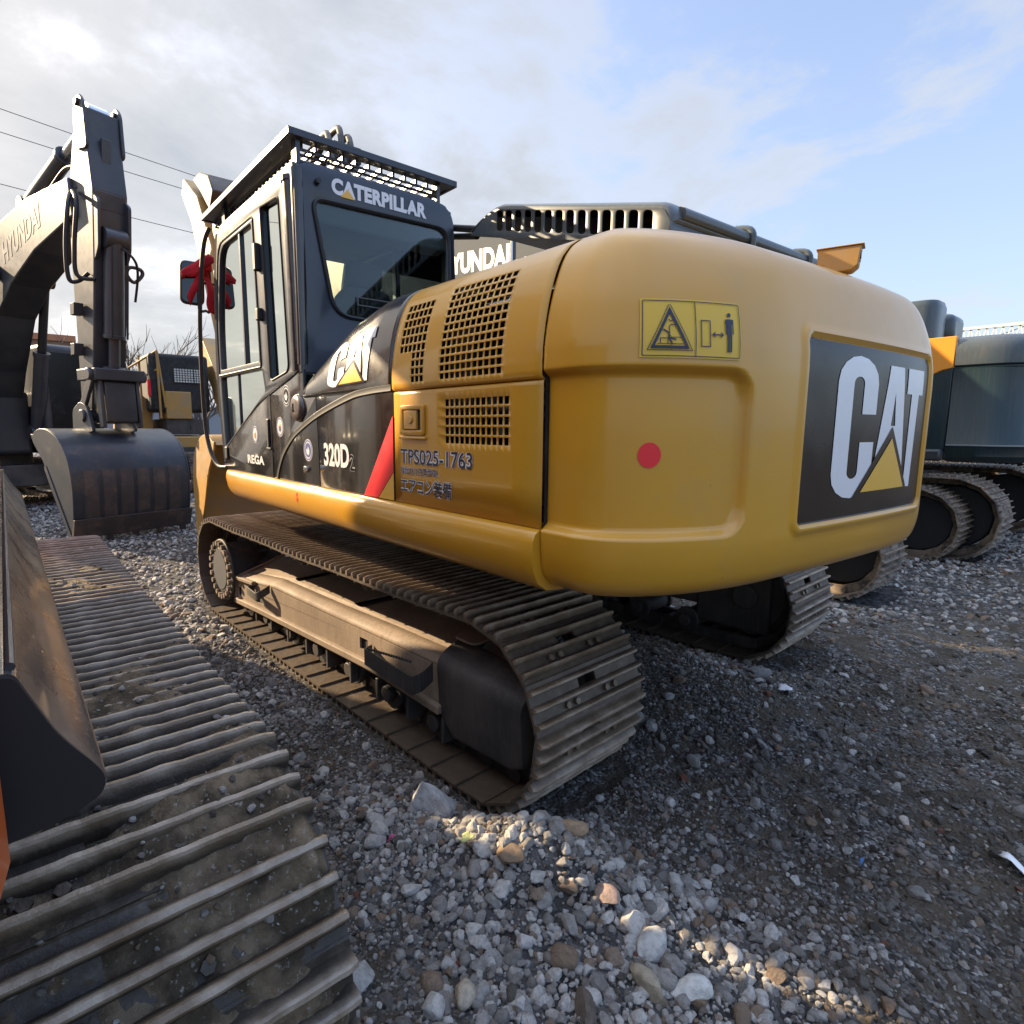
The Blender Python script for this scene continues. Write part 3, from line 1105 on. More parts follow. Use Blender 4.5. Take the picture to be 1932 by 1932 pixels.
# ---- engine cover (yellow side between counterweight and black panels)
PROF = [(1.358, 1.735), (1.372, 1.747), (1.3725, 1.79), (1.370, 1.84), (1.362, 1.90), (1.350, 1.96), (1.332, 2.025), (1.308, 2.085), (1.280, 2.130), (1.245, 2.162), (1.19, 2.190), (1.10, 2.207), (0.95, 2.214), (0.70, 2.216)]
_pf = np.array([PROF[0]] + smooth_path(PROF[1:], 6))
_pl = np.concatenate([[0], np.cumsum(np.hypot(*np.diff(_pf, axis=0).T))])


def prof_t(z):
    return float(np.interp(z, _pf[:, 1], _pl))


def prof(t):
    return float(np.interp(t, _pl, _pf[:, 0])), float(np.interp(t, _pl, _pf[:, 1]))


def cell_panel(us, vs, fn, hole):
    m = MB()
    m.grid([[fn(u, v) for u in us] for v in vs], skip=lambda i, j: hole((us[j] + us[j + 1]) / 2, (vs[i] + vs[i + 1]) / 2))
    return m


def lines(a, b, n, bar):
    """edges of n openings with bars between them"""
    out = []
    p = (b - a + bar) / n
    for k in range(n):
        out += [a + k * p, a + k * p + p - bar]
    return out


gx1 = lines(-1.555, -1.195, 11, 0.0080)
gt1 = lines(prof_t(1.768), prof_t(1.768) + 0.355, 12, 0.0085)
gx2 = lines(-1.078, -0.892, 6, 0.0080)
gt2 = lines(prof_t(1.892), prof_t(1.892) + 0.205, 6, 0.0085)
gx3 = gx2[:6]
gt3 = lines(prof_t(1.768), prof_t(1.885), 4, 0.0085)


def inop(u, t, gu, gt):
    return any(gu[i] < u < gu[i + 1] for i in range(0, len(gu), 2)) and any(gt[i] < t < gt[i + 1] for i in range(0, len(gt), 2))


us = sorted(set(gx1 + gx2 + list(np.linspace(-1.748, -1.57, 6)) + list(np.linspace(-1.18, -1.09, 4)) + list(np.linspace(-0.88, -0.838, 3))))
ts = sorted(set(gt1 + gt2 + gt3 + [0, 0.012, 0.02] + list(np.linspace(gt1[-1] + 0.01, _pl[-1], 14))))
ec = obj('engine_cover', cell_panel(us, ts, lambda u, t: (u, *prof(t)), lambda u, t: inop(u, t, gx1, gt1) or inop(u, t, gx2, gt2) or inop(u, t, gx3, gt3)), YEL, CAT, smooth=55, solid=0.003)
gx4 = lines(-1.587, -1.220, 12, 0.008)
gz4 = lines(1.526, 1.692, 5, 0.0085)
LX = [-1.748, -1.60] + gx4 + [-1.16, -1.08, -0.905, -0.838]
LZ = [1.262, 1.40, 1.50] + gz4 + [1.72, 1.7345]
ed = obj('engine_door', cell_panel(sorted(LX), LZ, lambda u, z: (u, 1.364, z), lambda u, z: inop(u, z, gx4, gz4)), YEL, CAT, smooth=40, solid=0.003)
# what shows through the grilles
m = MB()
m.box(-1.74, -0.86, 0.55, 0.60, 1.13, 2.18)
for xa, xb in ((-1.747, -1.742), (-0.842, -0.832)):
    m.yz([(0.6, 1.13), (1.345, 1.13), (1.350, 1.80), (1.30, 2.02), (1.22, 2.13), (0.6, 2.19)], xa, xb)
m.box(-1.74, -0.86, 0.6, 1.34, 1.13, 1.16)
obj('engine_bay', m, DARK, CAT)
m = MB()
m.box(-1.60, -1.42, 0.9, 1.16, 1.3, 2.0)
for k in range(9):
    m.box(-1.60, -1.42, 1.16, 1.19, 1.62 + k * 0.042, 1.638 + k * 0.042)
m.cyl((-1.33, 1.05, 1.55), (-1.33, 1.05, 1.98), 0.045, n=16)
m.tube(smooth_path([(-1.5, 1.1, 1.62), (-1.35, 1.22, 1.66), (-1.22, 1.2, 1.6), (-1.15, 1.05, 1.75), (-1.0, 1.1, 1.9)], 6), 0.02)
m.cyl((-1.50, 1.20, 1.62), (-1.50, 1.24, 1.62), 0.05, n=20)
m.cyl((-1.40, 1.18, 1.57), (-1.40, 1.25, 1.57), 0.03, n=16)
m.box(-1.30, -1.24, 1.0, 1.2, 1.5, 1.62)
m.box(-1.12, -0.95, 0.95, 1.15, 1.55, 2.0)
obj('engine_parts', m, MACH, CAT, bevel=0.004)
# latch plate
m = MB()
fr_ = plate_mesh([rrect(-1.082, -0.903, 1.553, 1.676, 0.012), rrect(-1.062, -0.925, 1.573, 1.658, 0.006)], 0.012, 0.003)
lt = place(fr_, lambda u, v, q: (u, 1.371 + q, v), 'door_latch', YEL, ed)
lt2 = MB()
lt2.box(-1.06, -0.927, 1.352, 1.3645, 1.575, 1.656)
obj('latch_recess', lt2, DARK, ed)
lt3 = MB()
lt3.box(-1.028, -0.93, 1.36, 1.374, 1.577, 1.655)
lt3.cyl((-0.985, 1.37, 1.617), (-0.985, 1.380, 1.617), 0.017, n=20)
obj('latch_handle', lt3, YEL, ed, bevel=0.003)
lt4 = MB()
lt4.box(-1.09, -0.897, 1.362, 1.378, 1.536, 1.548)
obj('latch_ledge', lt4, YEL, ed, bevel=0.004)


def side(y):
    return lambda u, v, q: (-u, y, v)


def lettering(body, u0, u1, v0, v1, fn, parent, material, bold=0.0, outline=None, ow=0.0, name='lettering', sub=0):
    """u grows to the right as one reads it"""
    me = fit(text_mesh(body, 1.0, bold), u0, u1, v0, v1)
    if outline is not None:
        h = (v1 - v0)
        me2 = text_mesh(body, 1.0, bold + ow)
        place(fit(me2, u0 - ow * h * 0.5, u1 + ow * h * 0.5, v0 - ow * h * 0.7, v1 + ow * h * 0.7), fn(0.0), name + '_outline', outline, parent, cuts=sub)
    return place(me, fn(0.0012), name, material, parent, cuts=sub)


sidefn = lambda base: (lambda e: (lambda u, v, q: (-u, base + e, v)))
DY = 1.3665
lettering('TPS025-1763', 0.893, 1.392, 1.433, 1.495, sidefn(DY), ed, INK, 0.006, WHT, 0.055)
lettering('排出ガス対策型車 -', 0.893, 1.185, 1.388, 1.420, sidefn(DY), ed, INK, 0.0, WHT, 0.05)
lettering('エアコン装備', 0.891, 1.262, 1.306, 1.374, sidefn(DY), ed, INK, 0.012, WHT, 0.055)

# ---- black hood over the tank, tapering down to the cab
def hood_pt(x, t):
    y, z = prof(t)
    f = float(np.interp(x, [-0.84, -0.62, -0.345, -0.12, 0.06, 0.13], [1, 1.0, 0.87, 0.64, 0.42, 0.34]))
    return (x, y, 1.747 + (z - 1.747) * f) if z > 1.747 else (x, y, z)


m = MB()
m.grid([[hood_pt(x, t) for x in np.linspace(-0.832, 0.128, 30)] for t in np.linspace(0.014, _pl[-1], 46)])
hd = obj('tank_cover', m, BLK, CAT, smooth=60, solid=0.006)
SG = 0.004
diag = [(1.70, 1.390), (1.35, 1.545), (0.905, 1.715), (0.60, 1.80), (0.305, 1.858), (0.135, 1.905)]


def diag_z(x):
    return float(np.interp(-x, [-p[0] for p in diag], [p[1] for p in diag]))


pan1 = rpoly([(1.735, 1.262), (1.735, 1.385), (1.70, 1.388), (1.35, 1.543), (0.905, 1.712), (0.66 + SG, diag_z(0.664) - 0.002), (0.66 + SG, 1.262)], [0.05, 0.02, 0.02, 0.1, 0.1, 0.004, 0.004])
pan2 = rpoly([(0.66 - SG, 1.262), (0.66 - SG, diag_z(0.656)), (0.305, 1.856), (0.135, 1.905), (0.135, 1.745), (-0.03 + SG, 1.745), (-0.05 + SG, 1.262)], [0.004, 0.004, 0.05, 0.004, 0.002, 0.004, 0.004])
pan3 = rpoly([(-0.05 - SG, 1.262), (-0.03 - SG, 1.745), (-0.832, 1.745), (-0.832, 1.262)], 0.004)
pl = lambda y: (lambda u, v, q: (u, y + q, v))
dp = place(plate_mesh([pan1], 0.02, 0.003), pl(1.360), 'door_panel', BLK, CAT)
sp2 = place(plate_mesh([pan2], 0.02, 0.003), pl(1.357), 'side_panel', BLK, CAT)
sp3 = place(plate_mesh([pan3], 0.02, 0.003), pl(1.357), 'tank_panel', BLK, CAT)
m = MB()
m.box(-0.83, 1.72, 1.25, 1.335, 1.25, 1.74)
m.box(0.14, 1.66, 1.25, 1.335, 1.15, 1.40)
obj('panel_backing', m, DARK, CAT)
# dark moulded band sweeping up over the panels
bp = smooth_path([(0.592, 1.268), (0.545, 1.345), (0.470, 1.425), (0.350, 1.505), (0.222, 1.563), (-0.053, 1.650), (-0.423, 1.728), (-0.62, 1.748), (-0.826, 1.754)], 6)
m = MB()
rings = []
for i, (a, b) in enumerate(bp):
    a2, b2 = bp[min(i + 1, len(bp) - 1)]
    a1, b1 = bp[max(i - 1, 0)]
    d = Vector((a2 - a1, b2 - b1)).normalized()
    nx, nz = -d.y, d.x
    h = 0.021
    rings.append([(a + nx * h, 1.366, b + nz * h), (a + nx * h * 0.6, 1.3735, b + nz * h * 0.6), (a, 1.3715, b), (a - nx * h * 0.6, 1.3735, b - nz * h * 0.6), (a - nx * h, 1.366, b - nz * h)])
m.loft(rings, closed=False)
obj('moulding_band', m, RUB, sp2, smooth=50)
# red and yellow stripe
decal([[(-0.832, 1.635), (-0.832, 1.392), (-0.69, 1.264), (-0.553, 1.264)]], 0, 'red_stripe', RED, lambda e: pl(1.3685), sp3, cuts=0)
decal([[(-0.832, 1.388), (-0.832, 1.264), (-0.694, 1.264)]], 0, 'yellow_stripe', YD, lambda e: pl(1.3685), sp3, cuts=0)
lettering('320D', 0.112, 0.405, 1.380, 1.502, sidefn(1.3685), sp3, WHT, 0.035)
lettering('2', 0.410, 0.462, 1.372, 1.45, sidefn(1.3685), sp3, BKD, 0.005, mat('grey_decal', (0.30, 0.30, 0.31), 0.4), 0.05)
lettering('REGA', -1.148, -0.815, 1.332, 1.392, sidefn(1.3715), dp, WHT, 0.035)
# the letters on the hood side follow its curve


def hoodfn(e):
    def fn(u, v, q):
        x, y, z = hood_pt(-u, prof_t(v))
        return (x, y + 0.0028 + e * 0.9, z + 0.002 * (v > 1.95))
    return fn


cat_logo(0.195, 0.655, 1.79, 2.045, hoodfn, hd, WHT, BLK, YD, cuts=3, e=0.0012)
# round stickers
for cx, cz, r, a, b, c in ((0.392, 1.765, 0.052, BKD, WHT, BKD), (0.512, 1.583, 0.050, WHT, BLU, ORD), (0.968, 1.532, 0.047, WHT, ORD, GRN), (0.098, 1.455, 0.052, BLU, WHT, BLU)):
    r *= 1.18
    par = dp if cx > 0.66 else sp2
    ybase = 1.3715 if cx > 0.66 else 1.3685
    st = place(plate_mesh([circ(cx, cz, r)], 0), pl(ybase), 'round_sticker', WHT, par)
    place(plate_mesh([circ(cx, cz, r * 0.92), circ(cx, cz, r * 0.80)], 0), pl(ybase + 0.001), 'sticker_ring', a if a is not WHT else BLU, st)
    place(plate_mesh([circ(cx, cz, r * 0.66)], 0), pl(ybase + 0.001), 'sticker_disc', a, st)
    place(plate_mesh([[(cx - r * 0.4, cz - r * 0.1), (cx - r * 0.1, cz + r * 0.35), (cx + r * 0.15, cz), (cx + r * 0.45, cz + r * 0.2), (cx + r * 0.25, cz - r * 0.35), (cx - r * 0.2, cz - r * 0.45)]], 0), pl(ybase + 0.002), 'sticker_emblem', c if a is WHT else b, st)
    if a is WHT:
        place(plate_mesh([circ(cx, cz - r * 0.2, r * 0.28)], 0), pl(ybase + 0.003), 'sticker_emblem', b, st)
# oval fuel-cap cover, keyhole, door hand grips
m = MB()
P = [[(0.212 + 0.085 * a * cos(t), 1.368 + 0.026 * b, 1.690 + 0.078 * a * sin(t)) for t in np.linspace(0, 2 * pi, 32, endpoint=False)] for a, b in ((1, 0), (0.96, 0.45), (0.85, 0.78), (0.6, 0.95), (0.3, 1.0), (0.05, 1.02))]
m.loft(P)
cap = obj('fuel_cap_cover', m, mat('cap_bronze', (0.10, 0.075, 0.06), 0.3, coat=0.5), sp2, smooth=50)
m = MB()
m.box(0.225, 0.232, 1.385, 1.398, 1.665, 1.715)
m.box(0.218, 0.240, 1.385, 1.398, 1.672, 1.680)
obj('cap_slot', m, BKD, cap)
m = MB()
m.cyl((0.125, 1.366, 1.347), (0.125, 1.383, 1.347), 0.018, n=16)
m.bar((0.13, 1.378, 1.347), (0.09, 1.384, 1.352), 0.008, 0.02)
obj('panel_lock', m, CHR, sp2, bevel=0.002)
m = MB()
m.box(0.685, 0.712, 1.369, 1.384, 1.452, 1.628)
m.box(0.683, 0.735, 1.369, 1.379, 1.618, 1.632)
m.box(0.660, 0.735, 1.369, 1.382, 1.440, 1.452)
obj('door_grip', m, RUB, dp, bevel=0.003)
m = MB()
m.box(1.60, 1.66, 1.369, 1.383, 1.34, 1.43)
obj('door_grip', m, RUB, dp, bevel=0.006)

# ---- yellow sill along the side
m = MB()
secs = [(1.33, 1.262), (1.372, 1.258), (1.392, 1.245), (1.402, 1.215), (1.404, 1.175), (1.396, 1.125), (1.375, 1.080), (1.335, 1.052), (1.25, 1.042), (1.25, 1.26)]
xs_ = [-1.748, -1.744] + list(np.linspace(-1.7, 1.5, 14)) + [1.60, 1.66, 1.695, 1.712, 1.718]
for x in xs_:
    k = 1.0 if x < 1.5 else sqrt(max(0.0, 1 - ((x - 1.5) / 0.222) ** 2))
    e = 0.985 if x < -1.746 else 1.0
    m.loft  # noqa
    if x == xs_[0]:
        R_ = []
    R_.append([(x, 1.25 + (y - 1.25) * (0.55 + 0.45 * k) * e, 1.258 + (z - 1.258) * (0.30 + 0.70 * k)) for y, z in secs])
m.loft(R_)
sill = obj('side_sill', m, YEL, CAT, smooth=50)
cm = [[(0.20 - 0.012, 1.19), (0.20 + 0.012, 1.19), (0.20, 1.215)], [(0.20 - 0.012, 1.175), (0.20, 1.15), (0.20 + 0.012, 1.175)], [(0.175, 1.181), (0.225, 1.181), (0.225, 1.184), (0.175, 1.184)]]
decal(cm, 0, 'lifting_mark', RED, lambda e: (lambda u, v, q: (u, float(np.interp(v, [1.125, 1.175, 1.215], [1.396, 1.404, 1.402])) + 0.002, v)), sill, cuts=0)

# ---- cab
CR = 0.139
cs = rpoly([(1.70, 1.395), (1.775, 1.95), (1.70, 2.62), (1.585, 2.985), (0.15, 2.985), (0.15, 1.90), (0.305, 1.862), (0.905, 1.72)], [0.01, 0.3, 0.4, 0.22, 0.03, 0.002, 0.05, 0.05], 8)
w1 = rpoly([(1.655, 2.0), (1.645, 2.35), (1.515, 2.84), (0.845, 2.84), (0.815, 2.0)], [0.02, 0.2, 0.12, 0.03, 0.02])
w2 = rpoly([(1.675, 1.945), (0.775, 1.945), (0.735, 1.805), (1.65, 1.435)], 0.02)
w3 = rpoly([(0.665, 2.885), (0.37, 2.865), (0.318, 1.905), (0.615, 1.862)], [0.03, 0.03, 0.05, 0.03])
cab = place(plate_mesh([cs, w1, w2, w3], 0.045, 0.006), pl(1.350), 'cab', CABM, CAT)
for P in (w1, w2, w3):
    place(plate_mesh([P], 0.004), pl(1.348), 'side_window', GLS, cab)
m = MB()
m.box(1.095, 1.125, 1.345, 1.366, 2.0, 2.84)
m.box(0.83, 1.66, 1.345, 1.368, 1.955, 1.99)
m.box(1.30, 1.32, 1.345, 1.360, 1.55, 1.945)
obj('window_bar', m, CABM, cab, bevel=0.004)
for (P, wv) in ((rpoly([(1.695, 1.96), (1.685, 2.37), (1.545, 2.87), (0.805, 2.87), (0.775, 1.96)], [0.02, 0.2, 0.12, 0.03, 0.02]), 0.008), (w3, 0.007)):
    m = MB()
    m.tube([(a, 1.372, b) for a, b in P], wv, n=6, cyclic=True)
    obj('window_seal', m, RUB, cab)
m = MB()
for z0, z1 in ((2.53, 2.69), (2.235, 2.31)):
    m.box(0.705, 0.752, 1.368, 1.405, z0, z1)
obj('door_hinge', m, RUB, cab, bevel=0.008)
# rear wall with its window
rp = lambda x: (lambda u, v, q: (x + q, -u, v))
back = rpoly([(-1.372, 1.88), (-1.372, 2.985), (-0.325, 2.985), (-0.285, 1.88)], [0.01, 0.10, 0.14, 0.01], 6)
rw = rpoly([(-1.265, 2.805), (-0.375, 2.828), (-0.365, 2.20), (-1.175, 2.225)], [0.07, 0.10, 0.05, 0.11], 6)
place(plate_mesh([back, rw], 0.03, 0.006), rp(CR + 0.015), 'rear_wall', CABM, cab)
place(plate_mesh([rw], 0.004), rp(CR + 0.014), 'rear_window', GLSR, cab)
m = MB()
m.tube([(CR - 0.004, -a, b) for a, b in rpoly([(-1.275, 2.815), (-0.365, 2.838), (-0.355, 2.19), (-1.165, 2.215)], [0.07, 0.10, 0.05, 0.11], 6)], 0.011, n=6, cyclic=True)
obj('window_seal', m, RUB, cab)
m = MB()
m.tube(smooth_path([(0.215, 1.335, 1.90), (0.215, 1.338, 2.1), (0.225, 1.340, 2.6), (0.235, 1.340, 2.92)], 4), 0.055, n=20)
m.cyl((0.235, 1.340, 2.90), (0.236, 1.340, 2.925), 0.062, n=20)
m.tube(smooth_path([(0.17, 1.345, 1.93), (0.165, 1.345, 2.3), (0.165, 1.345, 2.95)], 3), 0.034, n=16)
obj('corner_post', m, BLK, cab, smooth=40)
place(plate_mesh([rpoly([(0.145, 0.32), (1.60, 0.32), (1.60, 1.372), (0.145, 1.372)], 0.12)], 0.05, 0.018, 3), lambda u, v, q: (u, v, 2.965 + q), 'cab_roof', CABM, cab)
m = MB()
for y in (0.345, 1.345):
    m.tube(smooth_path([(1.58, y, 2.95), (1.69, y, 2.6), (1.755, y, 1.95), (1.69, y, 1.30)], 5), 0.035, n=10)
m.box(1.55, 1.60, 0.345, 1.345, 2.92, 2.96)
m.box(1.66, 1.72, 0.345, 1.345, 1.26, 1.36)
m.box(0.16, 1.70, 0.325, 0.35, 1.26, 1.95)
for x in (0.17, 0.80):
    m.box(x, x + 0.06, 0.325, 0.36, 1.9, 2.96)
m.box(0.16, 1.60, 0.325, 0.36, 2.86, 2.96)
obj('cab_frame', m, CABM, cab, bevel=0.01)
wf = MB()
pts = [(1.59, 2.92), (1.70, 2.6), (1.76, 1.95), (1.70, 1.36)]
wf.loft([[(x, 0.37, z), (x, 1.32, z), (x - 0.004, 1.32, z), (x - 0.004, 0.37, z)] for x, z in pts])
obj('windscreen', wf, GLSF, cab)
place(plate_mesh([[(0.86, 1.95), (1.70, 1.95), (1.66, 2.5), (1.55, 2.86), (0.86, 2.86)]], 0.004), lambda u, v, q: (u, 0.34 + q, v), 'right_window', GLSF, cab)
place(plate_mesh([[(0.23, 1.95), (0.80, 1.95), (0.80, 2.86), (0.23, 2.86)]], 0.004), lambda u, v, q: (u, 0.34 + q, v), 'right_window', GLSF, cab)
# inside: seat, consoles, roof lining
m = MB()
m.box(0.16, 1.55, 0.36, 1.32, 2.90, 2.935)
m.box(0.16, 0.30, 0.36, 1.32, 2.70, 2.90)
m.box(0.16, 1.70, 0.36, 1.32, 1.28, 1.34)
obj('cab_lining', m, TRIM, cab, bevel=0.02)
m = MB()
m.box(0.45, 1.0, 0.62, 1.06, 1.72, 1.86)
m.loft([[(0.42 - 0.10 * t, 0.84 + a * wv, 1.82 + 0.62 * t + b) for a, b in ((-1, 0), (1, 0))] + [(0.54 - 0.10 * t, 0.84 + a * wv, 1.82 + 0.62 * t) for a in (1, -1)] for t, wv in ((0, 0.23), (0.5, 0.24), (0.9, 0.19), (1.0, 0.14))])
m.box(0.34, 0.44, 0.72, 0.96, 2.44, 2.60)
obj('operator_seat', m, SEAT, cab, bevel=0.04, seg=3)
m = MB()
m.box(0.55, 1.15, 1.12, 1.28, 1.75, 1.92)
m.box(0.45, 1.15, 0.42, 0.58, 1.75, 1.92)
m.box(1.25, 1.40, 0.40, 0.52, 1.95, 2.20)
m.tube([(1.1, 1.2, 1.9), (1.13, 1.2, 2.08)], 0.018)
m.tube([(1.1, 0.5, 1.9), (1.13, 0.5, 2.08)], 0.018)
obj('control_console', m, TRIM, cab, bevel=0.015)
place(plate_mesh([rrect(-1.02, -0.80, 2.285, 2.335, 0.004), rrect(-1.012, -0.808, 2.292, 2.328, 0.003)], 0), rp(CR - 0.002), 'window_plate', TRIM, cab)
# maker's name over the rear window, with the triangle in the second letter
nm = fit(text_mesh('CATERPILLAR', 1.0, 0.055, space=1.06), -1.160, -0.535, 2.862, 2.948)
place(nm, lambda u, v, q: (CR - 0.0035, -u, v + (u + 1.16) * 0.0), 'name_lettering', WHT, cab)
decal([[(-1.108, 2.857), (-1.064, 2.905), (-1.020, 2.857)]], 0, 'name_triangle', YD, lambda e: rp(CR - 0.005), cab, cuts=0)
m = MB()
m.cyl((CR - 0.004, 1.245, 2.90), (CR - 0.03, 1.245, 2.90), 0.014, n=8)
m.bar((CR - 0.02, 1.26, 2.895), (CR - 0.02, 1.23, 2.91), 0.01, 0.02)
obj('lamp_plug', m, RUB, cab)
# roof guard: frame with a grid of bars
m = MB()
gx0, gx1_, gy0, gy1, gz0, gz1 = 0.139, 1.885, 0.295, 1.392, 3.105, 3.142
t_ = 0.022
m.box(gx0, gx1_, gy0, gy0 + t_, gz0, gz1)
m.box(gx0, gx1_, gy1 - t_, gy1, gz0, gz1)
m.box(gx0, gx0 + t_, gy0 + t_, gy1 - t_, gz0, gz1)
m.box(gx1_ - t_, gx1_, gy0 + t_, gy1 - t_, gz0, gz1)
for (a0, a1, b0, b1) in ((gx0 + 0.02, gx1_ - 0.02, gy0 + 0.02, gy0 + 0.10), (gx0 + 0.02, gx1_ - 0.02, gy1 - 0.10, gy1 - 0.02)):
    m.box(a0, a1, b0, b1, 3.112, 3.118)
m.box(gx0 + 0.02, gx0 + 0.075, gy0 + 0.02, gy1 - 0.02, 3.106, 3.111)
gd = obj('roof_guard', m, CABM, cab, bevel=0.004)
m = MB()
yy = np.linspace(gy0 + 0.10, gy1 - 0.10, 12)
for y in yy:
    m.box(gx0 + 0.07, gx1_ - 0.02, y - 0.007, y + 0.007, 3.082, 3.108)
for x in np.linspace(gx0 + 0.075, gx1_ - 0.03, 26):
    m.box(x - 0.009, x + 0.009, gy0 + 0.09, gy1 - 0.09, 3.070, 3.080)
obj('guard_grid', m, CABM, gd)
for x, y in ((0.20, 1.33), (0.20, 0.42), (1.5, 1.33), (1.5, 0.42)):
    m = MB()
    m.box(x - 0.03, x + 0.03, y - 0.012, y + 0.012, 2.98, 3.11)
    obj('guard_bracket', m, CABM, gd)
m = MB()
m.tube([(0.19, 1.31, 3.0), (0.19, 0.44, 3.0)], 0.012)
obj('guard_tube', m, CABM, gd)
# grab rail and mirrors at the front corner
m = MB()
m.tube(smooth_path([(1.72, 1.38, 3.02), (1.80, 1.41, 2.88), (1.93, 1.43, 2.4), (2.02, 1.42, 1.75), (1.99, 1.41, 1.45), (1.86, 1.39, 1.285), (1.70, 1.36, 1.27)], 6), 0.016)
obj('grab_rail', m, RUB, cab, smooth=60)


def mirror(cy, cz, wdt, hgt, yaw, tilt, x=1.98):
    M_ = Matrix.Translation((x, cy, cz)) @ Matrix.Rotation(radians(yaw), 4, 'Z') @ Matrix.Rotation(radians(tilt), 4, 'X')
    o = place(plate_mesh([rrect(-wdt / 2, wdt / 2, -hgt / 2, hgt / 2, 0.045)], 0.05, 0.018, 3), lambda u, v, q: M_ @ Vector((0.02 + q, -u, v)), 'mirror', RUB, cab)
    place(plate_mesh([rrect(-wdt / 2 + 0.015, wdt / 2 - 0.015, -hgt / 2 + 0.015, hgt / 2 - 0.015, 0.035)], 0.002), lambda u, v, q: M_ @ Vector((-0.0075 + q, -u, v)), 'mirror_face', MIR, o)
    return o


mirror(1.463, 2.665, 0.17, 0.32, -10, 3, 1.95)
mirror(1.185, 2.675, 0.21, 0.29, 24, -3, 1.99)
m = MB()
m.tube(smooth_path([(1.88, 1.42, 2.45), (1.95, 1.38, 2.47), (1.97, 1.335, 2.5), (1.97, 1.33, 2.9)], 4), 0.010)
m.tube([(1.99, 1.26, 2.68), (1.97, 1.33, 2.68)], 0.010)
m.tube([(1.97, 1.41, 2.68), (1.97, 1.33, 2.68)], 0.010)
obj('mirror_arm', m, RUB, cab)

# ---- raised engine hood with its slotted side
HO = Vector((-1.445, 0.30, 2.425))
sl_ = 0.262
hu = Vector((1, 0, sl_)).normalized()
hv = Vector((-0.07, -1, -0.02)).normalized()
hn = hu.cross(hv) * -1
hn.normalize()
if hn.z < 0:
    hn = -hn
HL, HWD, HH = 1.50, 1.40, 0.165


def hp(u, v, w):
    return HO + hu * u + hv * v + hn * w


m = MB()
rows = []
vv = [0.0, 0.005, 0.012, 0.022, 0.04] + list(np.linspace(0.1, HWD - 0.12, 8)) + [HWD - 0.07, HWD - 0.035, HWD - 0.012, HWD]
uu = [0.0, 0.004, 0.016, 0.035, 0.06, 0.09] + list(np.linspace(0.15, 1.15, 8)) + [1.22, 1.29, 1.36, 1.42, 1.47, HL]
for v in vv:
    row = []
    for u in uu:
        a = 0.0
        if u < 0.09:
            a += 0.09 - sqrt(max(0, 0.09 ** 2 - (0.09 - u) ** 2))
        if u > 1.22:
            a += (HH - 0.02) * ((u - 1.22) / 0.28) ** 1.6
        for e, r in ((v, 0.04), (HWD - v, 0.09)):
            if e < r:
                a += r - sqrt(max(0, r * r - (r - e) ** 2))
        row.append(hp(u, v, max(HH - a, 0.0)))
    rows.append(row)
m.grid(rows)
m.grid([[hp(0, v, HH - 0.09 - (0 if v < HWD - 0.05 else 0.05)) for v in vv], [hp(0.0, v, 0) for v in vv]])
hood = obj('engine_hood', m, GREYP, CAT, smooth=60, solid=0.006)
hs = rpoly([(0.0, -0.02), (HL - 0.02, -0.02), (1.36, 0.085), (1.20, HH - 0.018), (0.06, HH - 0.03), (0.0, HH - 0.09)], [0.0, 0.01, 0.08, 0.06, 0.03, 0.02])
slh = []
for k in range(14):
    u = 0.085 + k * 0.0835
    lean = 0.028
    slh.append(rpoly([(u, 0.012), (u + 0.056, 0.012), (u + 0.056 + lean, HH - 0.042), (u + lean, HH - 0.042)], 0.022, 4))
place(plate_mesh([hs] + slh, 0.008, 0.002), lambda u, v, q: hp(u, 0.002 - q, v), 'slotted_side', GREYP, hood)
m = MB()
for v in (0.0, HWD - 0.05):
    m.add([hp(u, v + b, -0.02 + c) for u in (0, HL) for b in (0, 0.04) for c in (0, 0.012)], [(0, 1, 3, 2), (4, 6, 7, 5), (0, 4, 5, 1), (2, 3, 7, 6), (0, 2, 6, 4), (1, 5, 7, 3)])
m.add([hp(u, 0.05, c) for u in (0.0, HL - 0.1) for c in (0.0, 0.1)] + [hp(u, HWD - 0.05, c) for u in (0.0, HL - 0.1) for c in (0.0, 0.1)], [(0, 2, 6, 4), (1, 5, 7, 3)])
m.tube([hp(HL - 0.05, 0.02, 0.02), hp(HL + 0.35, 0.06, 0.03)], 0.022)
m.tube([hp(HL - 0.02, 0.05, -0.015), hp(HL + 0.4, 0.1, -0.02)], 0.02)
obj('hood_underframe', m, RUB, hood)
m = MB()
m.tube([hp(0.03, 0.08, HH - 0.045), hp(0.03, HWD - 0.02, HH - 0.045)], 0.036, n=14)
m.tube(smooth_path([hp(0.10, 0.62, HH + 0.002), hp(0.02, 0.62, HH + 0.002), hp(-0.012, 0.62, HH - 0.05), hp(-0.012, 0.62, 0.02)], 4), 0.017)
m.tube(smooth_path([hp(0.10, 1.2, HH + 0.002), hp(0.02, 1.2, HH + 0.002), hp(-0.012, 1.2, HH - 0.05), hp(-0.012, 1.2, 0.02)], 4), 0.017)
obj('hood_rail', m, GREYP, hood, smooth=60)
m = MB()
m.tube([hp(0.42, 0.10, 0.0), (-1.0, 0.18, 2.2)], 0.012)
m.tube([hp(0.50, 0.20, 0.0), (-1.02, 0.02, 2.2)], 0.02)
m.box(-1.05, -0.75, -0.6, 0.15, 2.12, 2.36)
m.box(-1.6, 0.1, -1.05, 0.72, 2.10, 2.205)
m.cyl((-0.7, -0.55, 2.2), (-0.7, -0.55, 2.55), 0.06, n=16)
obj('engine_deck', m, GRD, CAT, bevel=0.01)
